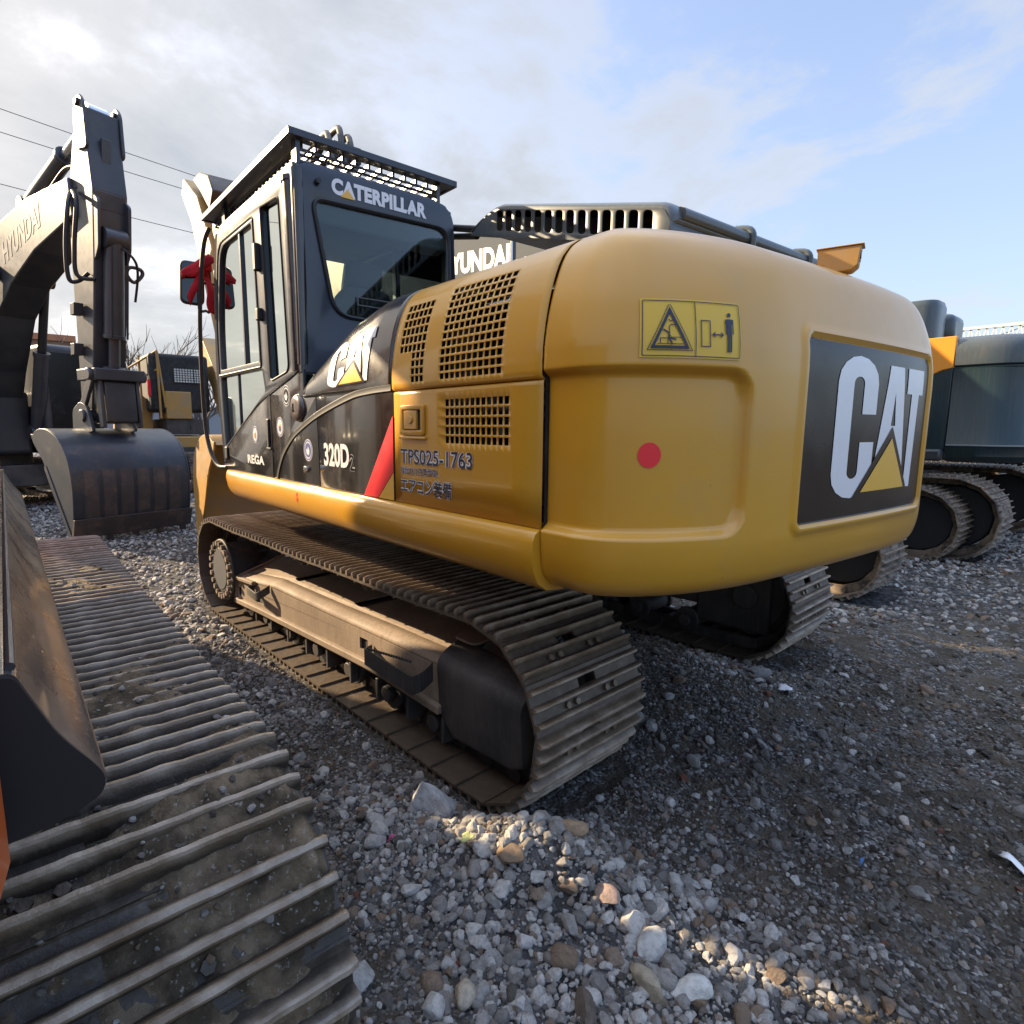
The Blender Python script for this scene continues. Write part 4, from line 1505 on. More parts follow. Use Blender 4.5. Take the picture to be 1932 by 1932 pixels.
# rear-view camera on the counterweight
vc = Matrix.Translation((-2.04, -0.06, 2.206)) @ Matrix.Rotation(radians(196), 4, 'Z') @ Matrix.Scale(0.66, 4)
V = lambda x, y, z: tuple(vc @ Vector((x, y, z)))
m = MB()
m.prism([(-0.12, 0.075), (-0.085, 0.075), (-0.085, 0.03), (0.07, 0.03), (0.105, 0.06), (0.115, 0.175), (-0.12, 0.175)], lambda a, b, q: V(a, q, b), -0.062, 0.062)
cam_h = obj('rear_camera', m, YELD, CAT, bevel=0.005)
m = MB()
m.prism([(-0.13, 0.176), (0.128, 0.176), (0.128, 0.182), (-0.13, 0.182)], lambda a, b, q: V(a, q, b), -0.070, 0.070)
m.prism([(-0.07, -0.04), (0.04, -0.04), (0.04, 0.03), (-0.07, 0.03)], lambda a, b, q: V(a, q, b), -0.03, 0.03)
obj('camera_hood', m, YELD, cam_h, bevel=0.002)
m = MB()
m.cyl(V(0.09, 0, 0.13), V(0.112, 0, 0.13), 0.03, n=20)
m.cyl(V(-0.04, 0.062, 0.065), V(-0.04, 0.068, 0.065), 0.03, n=16)
obj('camera_lens', m, BKD, cam_h)
m = MB()
m.cyl(V(0.108, 0, 0.13), V(0.114, 0, 0.13), 0.018, n=16)
obj('lens_ring', m, DKGREY, cam_h)


# ---- boom, stick and bucket
def beam(m, pts, wy, y0):
    """box-section beam: pts = (x, z, half depth) along its axis"""
    rings = []
    for i, (x, z, h) in enumerate(pts):
        a, b = pts[max(i - 1, 0)], pts[min(i + 1, len(pts) - 1)]
        d = Vector((b[0] - a[0], b[1] - a[1])).normalized()
        nx, nz = -d.y, d.x
        rings.append([(x + nx * h, y0 - wy, z + nz * h), (x + nx * h, y0 + wy, z + nz * h), (x - nx * h, y0 + wy, z - nz * h), (x - nx * h, y0 - wy, z - nz * h)])
    return m.loft(rings)


def cylinder(parent, p0, p1, r, k, material, rodm, name='hydraulic_cylinder'):
    p0, p1 = Vector(p0), Vector(p1)
    q = p0.lerp(p1, k)
    m = MB()
    m.cyl(p0, q, r, n=18)
    m.cyl(p0.lerp(p1, k - 0.03), q, r * 1.12, n=18)
    m.cyl(p0 - Vector((0, r * 1.1, 0)), p0 + Vector((0, r * 1.1, 0)), r * 1.1, n=14)
    o = obj(name, m, material, parent, bevel=0.004)
    m = MB()
    m.cyl(q, p1, r * 0.58, n=16)
    m.cyl(p1 - Vector((0, r, 0)), p1 + Vector((0, r, 0)), r * 1.0, n=14)
    obj('piston_rod', m, rodm, o, bevel=0.003)
    return o


def bucket(parent, x0, y0, y1, face, material, wear=None, z0=0.0, s=1.0, teeth=5, back_rust=True):
    """bucket standing on its teeth; face = +1 opens towards +x"""
    prof_ = smooth_path([(0.62, 1.44), (0.40, 1.53), (0.10, 1.52), (-0.22, 1.38), (-0.42, 1.12), (-0.48, 0.78), (-0.45, 0.45), (-0.38, 0.14)], 5)
    T_ = lambda x, z: (x0 + face * x * s, z0 + z * s)
    m = MB()
    out = [T_(x, z) for x, z in prof_]
    inn = [T_(x + 0.035, z - 0.02) for x, z in prof_]
    m.xz(out + inn[::-1], y0, y1)
    b = obj('bucket', m, material, parent, smooth=40, bevel=0.004)
    sidep = [(0.66, 1.46)] + prof_[1:] + [(-0.33, 0.12), (-0.16, 0.34), (0.10, 0.72), (0.34, 1.10), (0.60, 1.34)]
    for y in (y0, y1):
        sg = 1 if y == y1 else -1
        m = MB()
        m.xz([T_(x * 1.02 if x < 0 else x, z) for x, z in sidep], y - 0.012 + sg * 0.012, y + 0.012 + sg * 0.012)
        obj('side_plate', m, material, b, bevel=0.004)
        m = MB()
        m.xz([T_(x, z) for x, z in [(-0.37, 0.10), (-0.29, 0.10), (0.10, 0.66), (0.30, 1.0), (0.25, 1.05)]], y + sg * 0.024 - 0.004, y + sg * 0.034)
        obj('side_cutter', m, material, b, bevel=0.003)
    m = MB()
    m.xz([T_(x, z) for x, z in [(-0.49, 0.34), (-0.45, 0.34), (-0.35, 0.10), (-0.36, 0.07), (-0.41, 0.08)]], y0 - 0.03, y1 + 0.03)
    obj('cutting_edge', m, RUST if wear else material, b, bevel=0.004)
    for k in range(teeth):
        y = y0 + 0.08 + (y1 - y0 - 0.16) * k / (teeth - 1)
        m = MB()
        m.loft([[(T_(x, 0)[0], y + a, T_(0, z)[1]) for x, a, z in ((-0.42, -0.05, 0.16), (-0.42, 0.05, 0.16), (-0.33, 0.05, 0.14), (-0.33, -0.05, 0.14))],
                [(T_(x, 0)[0], y + a, T_(0, z)[1]) for x, a, z in ((-0.385, -0.04, -0.02), (-0.385, 0.04, -0.02), (-0.36, 0.04, -0.02), (-0.36, -0.04, -0.02))]])
        obj('bucket_tooth', m, RUST if wear else material, b, bevel=0.006)
    if wear:
        for k in range(6):
            y = y0 + 0.10 + (y1 - y0 - 0.2) * (k + 0.5) / 6
            P = [p for p in prof_ if 0.30 < p[1] < 1.02]
            hw = (y1 - y0 - 0.2) / 6 * 0.40
            m = MB()
            m.loft([[(T_(x + dx, 0)[0], y + a, T_(0, z)[1]) for a, dx in ((-hw, 0.0), (-hw + 0.01, -0.016), (hw - 0.01, -0.016), (hw, 0.0))] for x, z in P])
            obj('wear_strip', m, wear, b, smooth=30)
    for y in (y0 + (y1 - y0) * 0.30, y0 + (y1 - y0) * 0.66):
        m = MB()
        m.xz([T_(x, z) for x, z in rpoly([(0.50, 1.45), (0.46, 1.80), (0.22, 1.92), (0.02, 1.86), (-0.12, 1.50), (0.2, 1.48)], [0.02, 0.08, 0.08, 0.08, 0.05, 0.02])], y - 0.022, y + 0.022)
        obj('bucket_ear', m, material, b, bevel=0.005)
    return b


by = 0.05
m = MB()
beam(m, [(0.95, 1.95, 0.24), (1.6, 2.75, 0.34), (2.4, 3.55, 0.40), (3.1, 3.88, 0.36), (4.2, 4.05, 0.30), (5.6, 4.10, 0.22)], 0.24, by)
bo = obj('boom', m, YELD, CAT, smooth=0, bevel=0.02)
m = MB()
for dy, dz in ((-0.16, 0.0), (-0.06, 0.05), (0.06, -0.03)):
    m.tube(smooth_path([(1.9, by + dy, 3.35), (2.3, by + dy, 4.0), (2.48, by + dy - 0.05, 4.30 + dz), (2.65, by + dy - 0.1, 4.42 + dz), (2.9, by + dy - 0.1, 4.40 + dz), (3.15, by + dy, 4.25), (4.2, by + dy, 4.38)], 6), 0.030, n=8)
m.box(2.36, 2.50, by - 0.26, by + 0.02, 4.08, 4.22)
obj('hydraulic_hose', m, RUB, bo, smooth=60)
m = MB()
beam(m, [(6.75, 5.02, 0.12), (6.2, 4.55, 0.22), (5.75, 3.8, 0.28), (5.2, 2.6, 0.22), (4.82, 1.75, 0.14)], 0.20, by + 0.1)
ar = obj('stick', m, YELD, CAT, smooth=0, bevel=0.02)
cylinder(bo, (3.7, by, 4.35), (6.1, by, 4.62), 0.10, 0.55, YELD, CHR)
cylinder(ar, (6.2, by + 0.1, 3.9), (5.4, by + 0.1, 2.1), 0.09, 0.6, YELD, CHR)
for sy in (-0.42, 0.42):
    cylinder(bo, (1.75, by + sy, 1.55), (2.75, by + sy * 0.75, 3.45), 0.095, 0.6, YELD, CHR)
m = MB()
m.xz([(5.6, 4.40), (6.0, 4.75), (6.35, 5.0), (6.0, 5.0), (5.6, 4.85), (5.4, 4.6)], by - 0.26, by + 0.26)
obj('stick_bracket', m, GRD, ar, bevel=0.02)
bucket(CAT, 4.72, -0.60, 0.80, -1, YELD, None, 0.02, 0.95)

# ---- a ribbon tied to the mirror arm


def cloth(rows, name, parent=None):
    m = MB()
    m.grid(rows)
    return obj(name, m, REDC, parent, smooth=60, solid=0.003)


rb = MB()
rr = []
for k in range(15):
    t = k / 14
    rr.append([(1.925 + 0.012 * sin(7 * t + j) - 0.02 * j, 1.375 - 0.04 * t + (j - 0.5) * (0.075 - 0.02 * t) + 0.012 * sin(9 * t), 2.80 - 0.36 * t + 0.02 * j) for j in (0, 0.33, 0.66, 1)])
rb.grid(rr)
rr = []
for k in range(13):
    t = k / 12
    rr.append([(1.90 - 0.02 * sin(6 * t), 1.30 + 0.24 * t + 0.01 * j, 2.845 - 0.10 * t - 0.05 * t * t + (j - 0.5) * (0.035 + 0.065 * sin(pi * t)) + 0.012 * sin(8 * t)) for j in (0, 0.33, 0.66, 1)])
rb.grid(rr)
rr = []
for k in range(10):
    t = k / 9
    rr.append([(1.93 - 0.01 * sin(5 * t + 2 * j), 1.33 + 0.16 * t + 0.02 * j, 2.80 - 0.27 * t ** 1.3 + (j - 0.5) * (0.05 + 0.03 * t)) for j in (0, 0.5, 1)])
rb.grid(rr)
rb.loft([[(1.925 + 0.03 * cos(a), 1.35 + 0.028 * sin(a), 2.80 + z) for a in np.linspace(0, 2 * pi, 9)[:-1]] for z in (-0.035, 0.0, 0.035)])
tag(obj('ribbon', rb, REDC, None, smooth=60, solid=0.003), 'red cloth ribbon knotted round the mirror arm at the cab corner', 'ribbon')

# ------------------------------------------------------------------ the other machines in the yard
# near-left: orange excavator, only its right crawler, dark side skirt and a sliver of body are in view
B = thing('excavator', 'orange excavator at the left edge, its muddy crawler and dark side skirt nearest to us', 'excavator', (-0.53, 3.765, 0))
BX, BY = 0.53, -3.765
crawler(B, -1.19, XR, XF, ZC, RT, 0.70, 0.222, SHOEM, shoes=True, rib=(0.047, 0.0160), rough=0.0008)
crawler(B, 1.19, XR, XF, ZC, RT, 0.70, 0.19, SHOEM, shoes=False)
for s in (1, -1):
    wheelset(B, 1.19 * s, XR, XF, ZC)
m = MB()
for s in (1, -1):
    m.loft([[(x, s * a, z) for a, z in sec(b, t)] for x, b, t in ((1.94, 0.16, 0.36), (-1.35, 0.2, 0.47))])
m.cyl((0.52, 0, 0.5), (0.52, 0, 1.02), 0.62, n=40)
m.box(-0.4, 1.5, -1.0, 1.0, 0.45, 0.85)
obj('track_frame', m, GRD, B, bevel=0.02)
m = MB()
stn, _ = track_path(XR, XF, ZC, RT, 520)
stn = [q for q in stn if q[0] < 1.9 and (q[1] > 0.50 or q[0] < XR)]
ys = np.linspace(-1.19 - 0.343, -1.19 + 0.343, 96)
TT, YYm = np.meshgrid(np.arange(len(stn)) * 0.0195, ys, indexing='ij')
mh = 0.004 + 0.040 * np.clip(fbm(TT + 3.0, YYm, 4.5, 4, 61) - 0.30, 0, 1) / 0.4 + 0.014 * (fbm(TT, YYm, 26.0, 4, 71) - 0.5) + 0.010 * (vnoise(TT * 70, YYm * 70, 5) - 0.5)
edge = np.clip(np.minimum((YYm + 1.533) / 0.03, (-0.847 - YYm) / 0.09), 0, 1)
mh = mh * (0.35 + 0.65 * edge) - 0.004 * (1 - edge)
m.grid([[(stn[i][0] - stn[i][3] * mh[i, j], ys[j], stn[i][1] + stn[i][2] * mh[i, j]) for j in range(len(ys))] for i in range(len(stn))])
trB = [c for c in B.children if c.name.startswith('crawler_track')][0]
obj('caked_mud', m, MUD, trB, smooth=80)
# skirt
SKP = [(2.70, 1.235), (2.655, 1.125), (2.612, 1.062), (2.598, 1.035), (2.603, 1.008), (2.635, 0.990), (2.69, 0.978), (2.78, 0.970), (2.78, 1.235)]
SKP = [(2.682 + (y - 2.682) * 0.64, 1.588 + (z - 1.588) * 0.64) for y, z in SKP]
SKP = rpoly(SKP, [0.008, 0.02, 0.013, 0.01, 0.01, 0.013, 0.013, 0, 0], 3)
m = MB()
m.loft([[(x + BX, (y if e == 0 else 2.70 + (y - 2.70) * (1 - e)) + BY, z) for y, z in SKP] for x, e in ((-2.40, 0.03), (-2.395, 0.0), (-1.0, 0), (0.5, 0), (0.72, 0), (0.80, 0.5))])
sk = obj('side_skirt', m, SKIRT, B, smooth=35)
m = MB()
m.yz([(2.701 + (y - 2.701) * 0.97 + BY if False else y + BY - 0.0, z) for y, z in [(2.706 + (y - 2.706) * 0.97, 1.27 + (z - 1.27) * 0.97) for y, z in SKP]], -2.4035 + BX, -2.4005 + BX)
obj('skirt_end', m, RUB, sk)
m = MB()
m.tube([(-2.39 + BX, 2.6955 + BY, 1.364), (0.72 + BX, 2.6955 + BY, 1.364)], 0.0045, n=8)
obj('skirt_edge', m, DKGREY, sk)
m = MB()
m.box(-2.38 + BX, 0.78 + BX, 2.735 + BY, 4.0 + BY, 1.20, 2.15)
obj('body', m, ORG, B, bevel=0.04, seg=3)
m = MB()
m.box(-2.36 + BX, 0.75 + BX, 2.702 + BY, 2.735 + BY, 1.38, 2.08)
obj('body_panel', m, ORG, B, bevel=0.015)
m = MB()
m.loft([[(x + BX, ya + BY, z0) for z0 in (1.16, 2.2)] + [(x + BX, yb + BY, z0) for z0 in (2.2, 1.16)] for x, ya, yb in ((-2.41, 2.700, 4.85), (-2.62, 2.73, 4.82), (-2.85, 2.90, 4.65), (-3.0, 3.2, 4.3))])
obj('counterweight', m, ORG, B, bevel=0.06, seg=3)
m = MB()
m.box(0.1 + BX, 1.75 + BX, 4.05 + BY, 5.1 + BY, 1.1, 3.1)
obj('cab', m, DKGREY, B, bevel=0.08, seg=3)
m = MB()
beam(m, [(0.5 + BX, 1.8, 0.25), (0.9 + BX, 3.1, 0.38), (1.65 + BX, 4.15, 0.46), (2.65 + BX, 4.52, 0.42), (3.85 + BX, 4.46, 0.34)], 0.28, 0.0)
obj('boom', m, ORG, B, smooth=0, bevel=0.02)
m = MB()
beam(m, [(2.75 + BX, 4.70, 0.22), (3.25 + BX, 3.74, 0.36), (3.77 + BX, 3.10, 0.34), (4.19 + BX, 2.60, 0.30), (4.9 + BX, 1.80, 0.16)], 0.20, 0.0)
obj('stick', m, ORG, B, smooth=0, bevel=0.02)
bucket(B, 5.0 + BX, -0.6, 0.6, -1, BKT, None, 0.0, 0.95)

# across the aisle: grey excavator facing us, bucket resting on the gravel
AR = radians(197)
ALOC = Vector((6.95, 1.43, 0)) - Vector((cos(AR), sin(AR), 0)) * 5.40


def lean(x, z):
    return x + (z - 1.75) * 0.165 - 0.12, 1.75 + (z - 1.75) * 0.885


def leaned(m):
    m.v = [(lean(x, z)[0], y, lean(x, z)[1]) for x, y, z in m.v]
    return m


A = thing('excavator', 'dark grey excavator across the aisle, its upright stick and worn bucket facing us', 'excavator', tuple(ALOC), AR)
for s in (1, -1):
    crawler(A, 1.25 * s, -1.4, 2.4, 0.42, 0.41, 0.6, 0.2, SHOE, shoes=False)
m = MB()
for s in (1, -1):
    m.loft([[(x, s * a, z) for a, z in sec(b, t)] for x, b, t in ((2.2, 0.16, 0.36), (-1.35, 0.2, 0.47))])
m.cyl((0.5, 0, 0.5), (0.5, 0, 1.05), 0.62, n=40)
m.box(-0.4, 1.5, -1.0, 1.0, 0.45, 0.85)
obj('track_frame', m, GRD, A, bevel=0.02)
m = MB()
m.box(-2.6, 1.5, -1.4, 0.35, 1.05, 2.2)
m.box(-2.6, 0.2, -1.4, 1.4, 1.05, 2.2)
obj('body', m, DKGREY, A, bevel=0.08, seg=3)
m = MB()
m.box(0.25, 1.95, 0.42, 1.4, 1.05, 3.05)
acab = obj('cab', m, DKGREY, A, bevel=0.10, seg=3)
m = MB()
m.box(1.953, 1.96, 0.52, 1.30, 1.5, 2.9)
m.box(0.5, 1.8, 1.403, 1.41, 1.8, 2.9)
obj('cab_window', m, BKD, acab)
m = MB()
beam(m, [(1.0, 1.7, 0.26), (1.35, 2.7, 0.44), (2.0, 3.75, 0.54), (2.9, 4.25, 0.50), (4.0, 4.50, 0.38), (5.35, 4.62, 0.25)], 0.27, 0)
abo = obj('boom', m, DKGREY, A, smooth=0, bevel=0.025)
lettering('HYUNDAI', 2.9, 4.35, 4.22, 4.55, lambda e: (lambda u, v, q: (u, -0.272 - e, v + (u - 3.5) * 0.22)), abo, mat('glare_washed_lettering', (0.10, 0.105, 0.11), 0.5), 0.03)  # letters greyed close to the paint to imitate glare washing them out
m = MB()
beam(m, [(5.12, 6.15, 0.10), (5.08, 5.75, 0.20), (5.10, 5.0, 0.36), (5.16, 4.0, 0.33), (5.22, 2.9, 0.25), (5.26, 1.75, 0.16)], 0.215, 0)
ast = obj('stick', leaned(m), DKGREY, A, smooth=0, bevel=0.02)
m = MB()
for y in (-0.22, 0.22):
    m.xz(rpoly([(5.02, 5.6), (4.96, 6.15), (5.10, 6.34), (5.24, 6.2), (5.36, 5.55)], 0.1), y - 0.02, y + 0.02)
    m.cyl((5.10, y - 0.05, 6.20), (5.10, y + 0.05, 6.20), 0.05, n=16)
obj('stick_horn', leaned(m), DKGREY, ast, bevel=0.01)
m = MB()
for y in (-0.19, 0.19):
    m.xz(rpoly([(5.38, 5.0), (5.58, 4.85), (5.60, 4.2), (5.50, 4.02), (5.36, 4.05)], 0.06), y - 0.02, y + 0.02)
m.box(5.43, 5.47, -0.19, 0.19, 4.75, 5.0)
m.box(5.30, 5.36, -0.06, 0.06, 5.2, 5.75)
obj('cylinder_bracket', leaned(m), DKGREY, ast, bevel=0.01)
m = MB()
for y in (-0.285, 0.285):
    for z in (3.35, 2.75):
        m.box(5.08, 5.2, y - 0.06, y + 0.06, z - 0.09, z + 0.09)
m.tube(smooth_path([(5.35, 0.26, 3.95), (5.35, 0.36, 3.85), (5.35, 0.47, 3.98), (5.35, 0.44, 4.06), (5.35, 0.30, 4.06)], 5, True), 0.028, n=8, cyclic=True)
obj('stick_lug', leaned(m), DKGREY, ast, bevel=0.008)
cylinder(ast, (lean(5.55, 4.35)[0], 0, lean(5.55, 4.35)[1]), (lean(5.58, 2.35)[0], 0, lean(5.58, 2.35)[1]), 0.125, 0.72, DKGREY, DKGREY)
m = MB()
for y in (-0.10, 0.10):
    m.tube([(5.72, y, 4.2), (5.735, y, 2.9)], 0.013)
m.tube(smooth_path([(5.60, -0.02, 4.3), (5.75, 0.15, 4.1), (5.7, 0.24, 3.9), (5.6, 0.26, 3.5)], 5), 0.017)
m.tube(smooth_path([(5.0, -0.30, 5.0), (5.25, -0.42, 4.75), (5.28, -0.46, 4.2), (5.3, -0.44, 3.75), (5.33, -0.34, 3.72), (5.4, -0.24, 3.85)], 6), 0.028)
m.tube(smooth_path([(5.0, -0.26, 5.05), (5.3, -0.34, 4.8), (5.33, -0.38, 4.2), (5.35, -0.36, 3.8), (5.5, -0.2, 3.75)], 6), 0.028)
m.tube(smooth_path([(2.6, -0.15, 4.95), (3.2, -0.15, 5.25), (3.9, -0.15, 5.30), (4.5, -0.15, 5.5), (4.9, -0.15, 5.4), (5.0, -0.2, 5.1)], 6), 0.03)
m.tube(smooth_path([(2.6, 0.1, 4.95), (3.4, 0.1, 5.33), (4.1, 0.1, 5.4), (4.6, 0.1, 5.6), (4.9, 0.1, 5.45)], 6), 0.03)
m.box(3.85, 3.95, -0.2, 0.2, 5.1, 5.34)
obj('hydraulic_hose', leaned(m), RUB, ast, smooth=60)
cylinder(abo, (3.3, 0, 4.95), (lean(5.02, 6.15)[0], 0, lean(5.02, 6.15)[1]), 0.12, 0.6, DKGREY, CHR)
for y in (-0.38, 0.38):
    cylinder(abo, (1.65, y, 1.45), (2.65, y * 0.95, 4.0), 0.115, 0.55, DKGREY, RUB)
m = MB()
m.box(5.20, 5.75, -0.33, 0.33, 2.20, 2.36)
for y in (-0.30, 0.30):
    m.bar((5.62, y, 2.3), (5.25, y, 1.85), 0.05, 0.14)
    m.bar((5.62, y * 0.8, 2.3), (5.66, y * 0.8, 1.55), 0.05, 0.13)
m.xz(rpoly([(5.3, 2.2), (5.70, 2.2), (5.72, 1.62), (5.35, 1.60)], 0.05), -0.2, 0.2)
m.cyl((5.62, -0.38, 2.28), (5.62, 0.38, 2.28), 0.085, n=18)
m.cyl((5.28, -0.36, 1.72), (5.28, 0.36, 1.72), 0.09, n=18)
obj('bucket_link', m, DKGREY, A, bevel=0.015)
bucket(A, 5.42, -0.77, 0.77, -1, BKT, RUST, 0.0, 1.0, teeth=5)


def plain_digger(name, label, x, y, s, body, low, accent, tri, hood=True, group=None, text=True):
    """excavator seen from its rear left corner"""
    T = thing('excavator', label, 'excavator', (x, y, 0), 0.0, group)
    for sd in (1, -1):
        crawler(T, 1.30 * s * sd, -1.35 * s, 2.35 * s, 0.43 * s, 0.43 * s, 0.62 * s, 0.2 * s, SHOE, shoes=False)
    m = MB()
    for sd in (1, -1):
        m.cyl((-1.35 * s, sd * 1.18 * s, 0.43 * s), (-1.35 * s, sd * 1.34 * s, 0.43 * s), 0.34 * s, n=36)
        m.cyl((2.35 * s, sd * 1.18 * s, 0.43 * s), (2.35 * s, sd * 1.42 * s, 0.43 * s), 0.34 * s, n=36)
        m.box(-1.2 * s, 2.2 * s, min(sd * 1.12, sd * 1.5) * s, max(sd * 1.12, sd * 1.5) * s, 0.2 * s, 0.62 * s)
    m.cyl((0.5 * s, 0, 0.45 * s), (0.5 * s, 0, 1.06 * s), 0.62 * s, n=36)
    m.box(-0.4 * s, 1.4 * s, -1.1 * s, 1.1 * s, 0.45 * s, 0.85 * s)
    obj('track_frame', m, RUB, T, bevel=0.02)
    return T


m3s = 1.16
M3 = plain_digger('x', 'dark grey excavator with an orange band and raised slotted hood, right of the yellow one', 0.36, -8.06, m3s, None, None, None, None)
YL = 1.56      # left side plane in its own frame (world y about -6.5)
sx = -1.40
m = MB()
m.box(sx + 0.01, 2.0, -1.5, YL - 0.02, 1.22, 1.32)
m.box(sx + 0.01, 2.0, -1.5, YL - 0.01, 1.32, 2.36)
b3 = obj('body', m, mat('blue_black_paint', (0.013, 0.030, 0.034), 0.30, coat=0.10, streak=(0.05, 0.055, 0.05), rvar=0.06), M3, bevel=0.015)
m = MB()
curve3 = [(sx + 0.005, 2.73), (sx + 0.005, 2.345), (sx + 0.12, 2.32), (sx + 0.32, 2.22), (sx + 0.55, 2.05), (sx + 1.0, 1.95), (sx + 2.2, 1.93), (sx + 2.2, 2.73)]
m.xz(curve3, YL - 0.06, YL + 0.004)
ob3 = obj('orange_band', m, ORGY, M3, bevel=0.012)
for dz in (0, -0.12):
    decal([rpoly([(sx + 0.38, 2.60 + dz), (sx + 0.50, 2.625 + dz), (sx + 1.0, 2.59 + dz), (sx + 1.0, 2.52 + dz), (sx + 0.62, 2.55 + dz)], 0.02)], 0, 'emblem', BKD, lambda e: (lambda u, v, q: (u, YL + 0.007, v)), ob3, cuts=0)
m = MB()
m.loft([[(x, y, z) for x, y in rpoly([(sx + 0.26, 1.0), (sx + 0.26, YL - 0.04), (2.0, YL - 0.04), (2.0, 1.0)], [0.08, 0.22, 0.05, 0.05])] for z in (2.74, 3.15)] +
       [[(x * 0.985, 1.25 + (y - 1.25) * 0.93, z) for x, y in rpoly([(sx + 0.27, 1.0), (sx + 0.27, YL - 0.06), (2.0, YL - 0.06), (2.0, 1.0)], [0.08, 0.2, 0.05, 0.05])] for z in (3.23,)])
h3 = obj('engine_hood', m, GREYP, M3, smooth=40, bevel=0.01)
sls = []
for k in range(9):
    x = sx + 0.56 + 0.115 * k + (0.16 if k > 2 else 0) + (0.16 if k > 5 else 0)
    sls.append(rpoly([(x, 2.86), (x + 0.055, 2.86), (x + 0.035, 3.14), (x - 0.02, 3.14)], 0.015))
    sls.append(rpoly([(x + 0.0, 2.79), (x + 0.055, 2.79), (x + 0.055, 2.845), (x, 2.845)], 0.015))
m = MB()
for P in sls:
    m.xz(P, YL - 0.06, YL - 0.036)
obj('hood_slots', m, RUB, h3)
m = MB()
m.box(sx + 0.2, sx + 0.7, 0.35, 0.93, 2.72, 3.12)
obj('exhaust_cover', m, GREYP, h3, bevel=0.10, seg=3)


def cw3(ins):
    L = [(sx, YL)] + bez((sx - 0.25, YL), (sx - 0.62, YL), (sx - 0.80, YL - 0.25), (sx - 0.92, YL - 0.75), 14) + [(sx - 1.0, 0.2), (sx - 1.0, -0.2)]
    L = L + [(x, -y) for x, y in bez((sx - 0.25, YL), (sx - 0.62, YL), (sx - 0.80, YL - 0.25), (sx - 0.92, YL - 0.75), 14)[::-1]] + [(sx, -YL)]
    out = []
    for x, y in L:
        k = 1 - ins / 1.6
        out.append((sx + (x - sx) * (1 - ins / 1.1), y * k))
    return out


m = MB()
prf = [(0.30, 1.17), (0.06, 1.19), (0.0, 1.26), (0.0, 1.375), (-0.008, 1.385), (-0.008, 1.405), (0.0, 1.415), (0.0, 2.32), (0.02, 2.335), (0.02, 2.35), (-0.004, 2.37), (-0.004, 2.52), (0.02, 2.62), (0.07, 2.69), (0.16, 2.72), (0.5, 2.73)]
m.grid([[(x, y, z) for x, y in cw3(i)] for i, z in prf])
c3 = obj('counterweight', m, b3.data.materials[0], M3, smooth=40)
m = MB()
m.grid([[(x - 0.001, y * 1.002, z) for x, y in cw3(i - 0.004)] for i, z in ((-0.004, 2.372), (-0.004, 2.52), (0.02, 2.62), (0.07, 2.69), (0.16, 2.722), (0.5, 2.734))])
obj('counterweight_cap', m, GREYP, c3, smooth=40)
m = MB()
m.grid([[(x - 0.002, y * 1.002, z) for x, y in cw3(-0.012)] for z in (1.386, 1.404)])
obj('trim_strip', m, mat('trim_grey', (0.22, 0.24, 0.25), 0.4), c3)
l3 = cw3(-0.010)[8:15]
m = MB()
m.grid([[(x, y, z) for x, y in l3] for z in (2.39, 2.60)])
lb3 = obj('warning_label', m, LBL, c3)
m = MB()
a3, b3_ = l3[1], l3[5]
P3 = lambda t, z: (a3[0] + (b3_[0] - a3[0]) * t - 0.012, a3[1] + (b3_[1] - a3[1]) * t + 0.012, z)
m.add([P3(0.05, 2.43), P3(0.35, 2.43), P3(0.2, 2.56), P3(0.13, 2.46), P3(0.27, 2.46), P3(0.2, 2.52)], [(0, 1, 4, 3), (1, 2, 5, 4), (2, 0, 3, 5)])
m.add([P3(0.8, 2.43), P3(0.9, 2.43), P3(0.9, 2.56), P3(0.8, 2.56)], [(0, 1, 2, 3)])
obj('label_symbols', m, INK, lb3)
lettering('T', -sx - 0.62, -sx - 0.42, 1.50, 1.66, lambda e: (lambda u, v, q: (-u, YL - 0.006 + e, v)), b3, WHT, 0.04)
m = MB()
for k in range(5):
    m.box(sx + 0.40, sx + 0.54, YL - 0.010, YL - 0.006, 2.00 + 0.055 * k, 2.027 + 0.055 * k)
obj('side_vents', m, TRIM, b3)
m = MB()
m.prism([(sx + 0.02, 1.34), (sx + 0.25, 1.335), (2.0, 1.335), (2.0, 1.19), (sx + 0.02, 1.19)], lambda a, b, q: (a, q, b), YL - 0.03, YL + 0.10)
obj('side_sill', m, DKGREY, M3, bevel=0.03)
m = MB()
m.box(0.35, 2.1, 0.45, YL - 0.02, 1.3, 3.4)
obj('cab', m, CABM, M3, bevel=0.1, seg=3)
m = MB()
beam(m, [(1.2, 2.0, 0.3), (2.4, 3.9, 0.45), (3.6, 4.8, 0.45), (7.0, 5.0, 0.3)], 0.27, -0.1)
obj('boom', m, GREYP, M3, smooth=0, bevel=0.02)
m = MB()
beam(m, [(7.4, 5.3, 0.15), (7.0, 4.6, 0.26), (6.4, 1.6, 0.15)], 0.2, -0.1)
obj('stick', m, GREYP, M3, smooth=0, bevel=0.02)
bucket(M3, 6.2, -0.7, 0.5, -1, BKT, None, 0.0, 0.95)

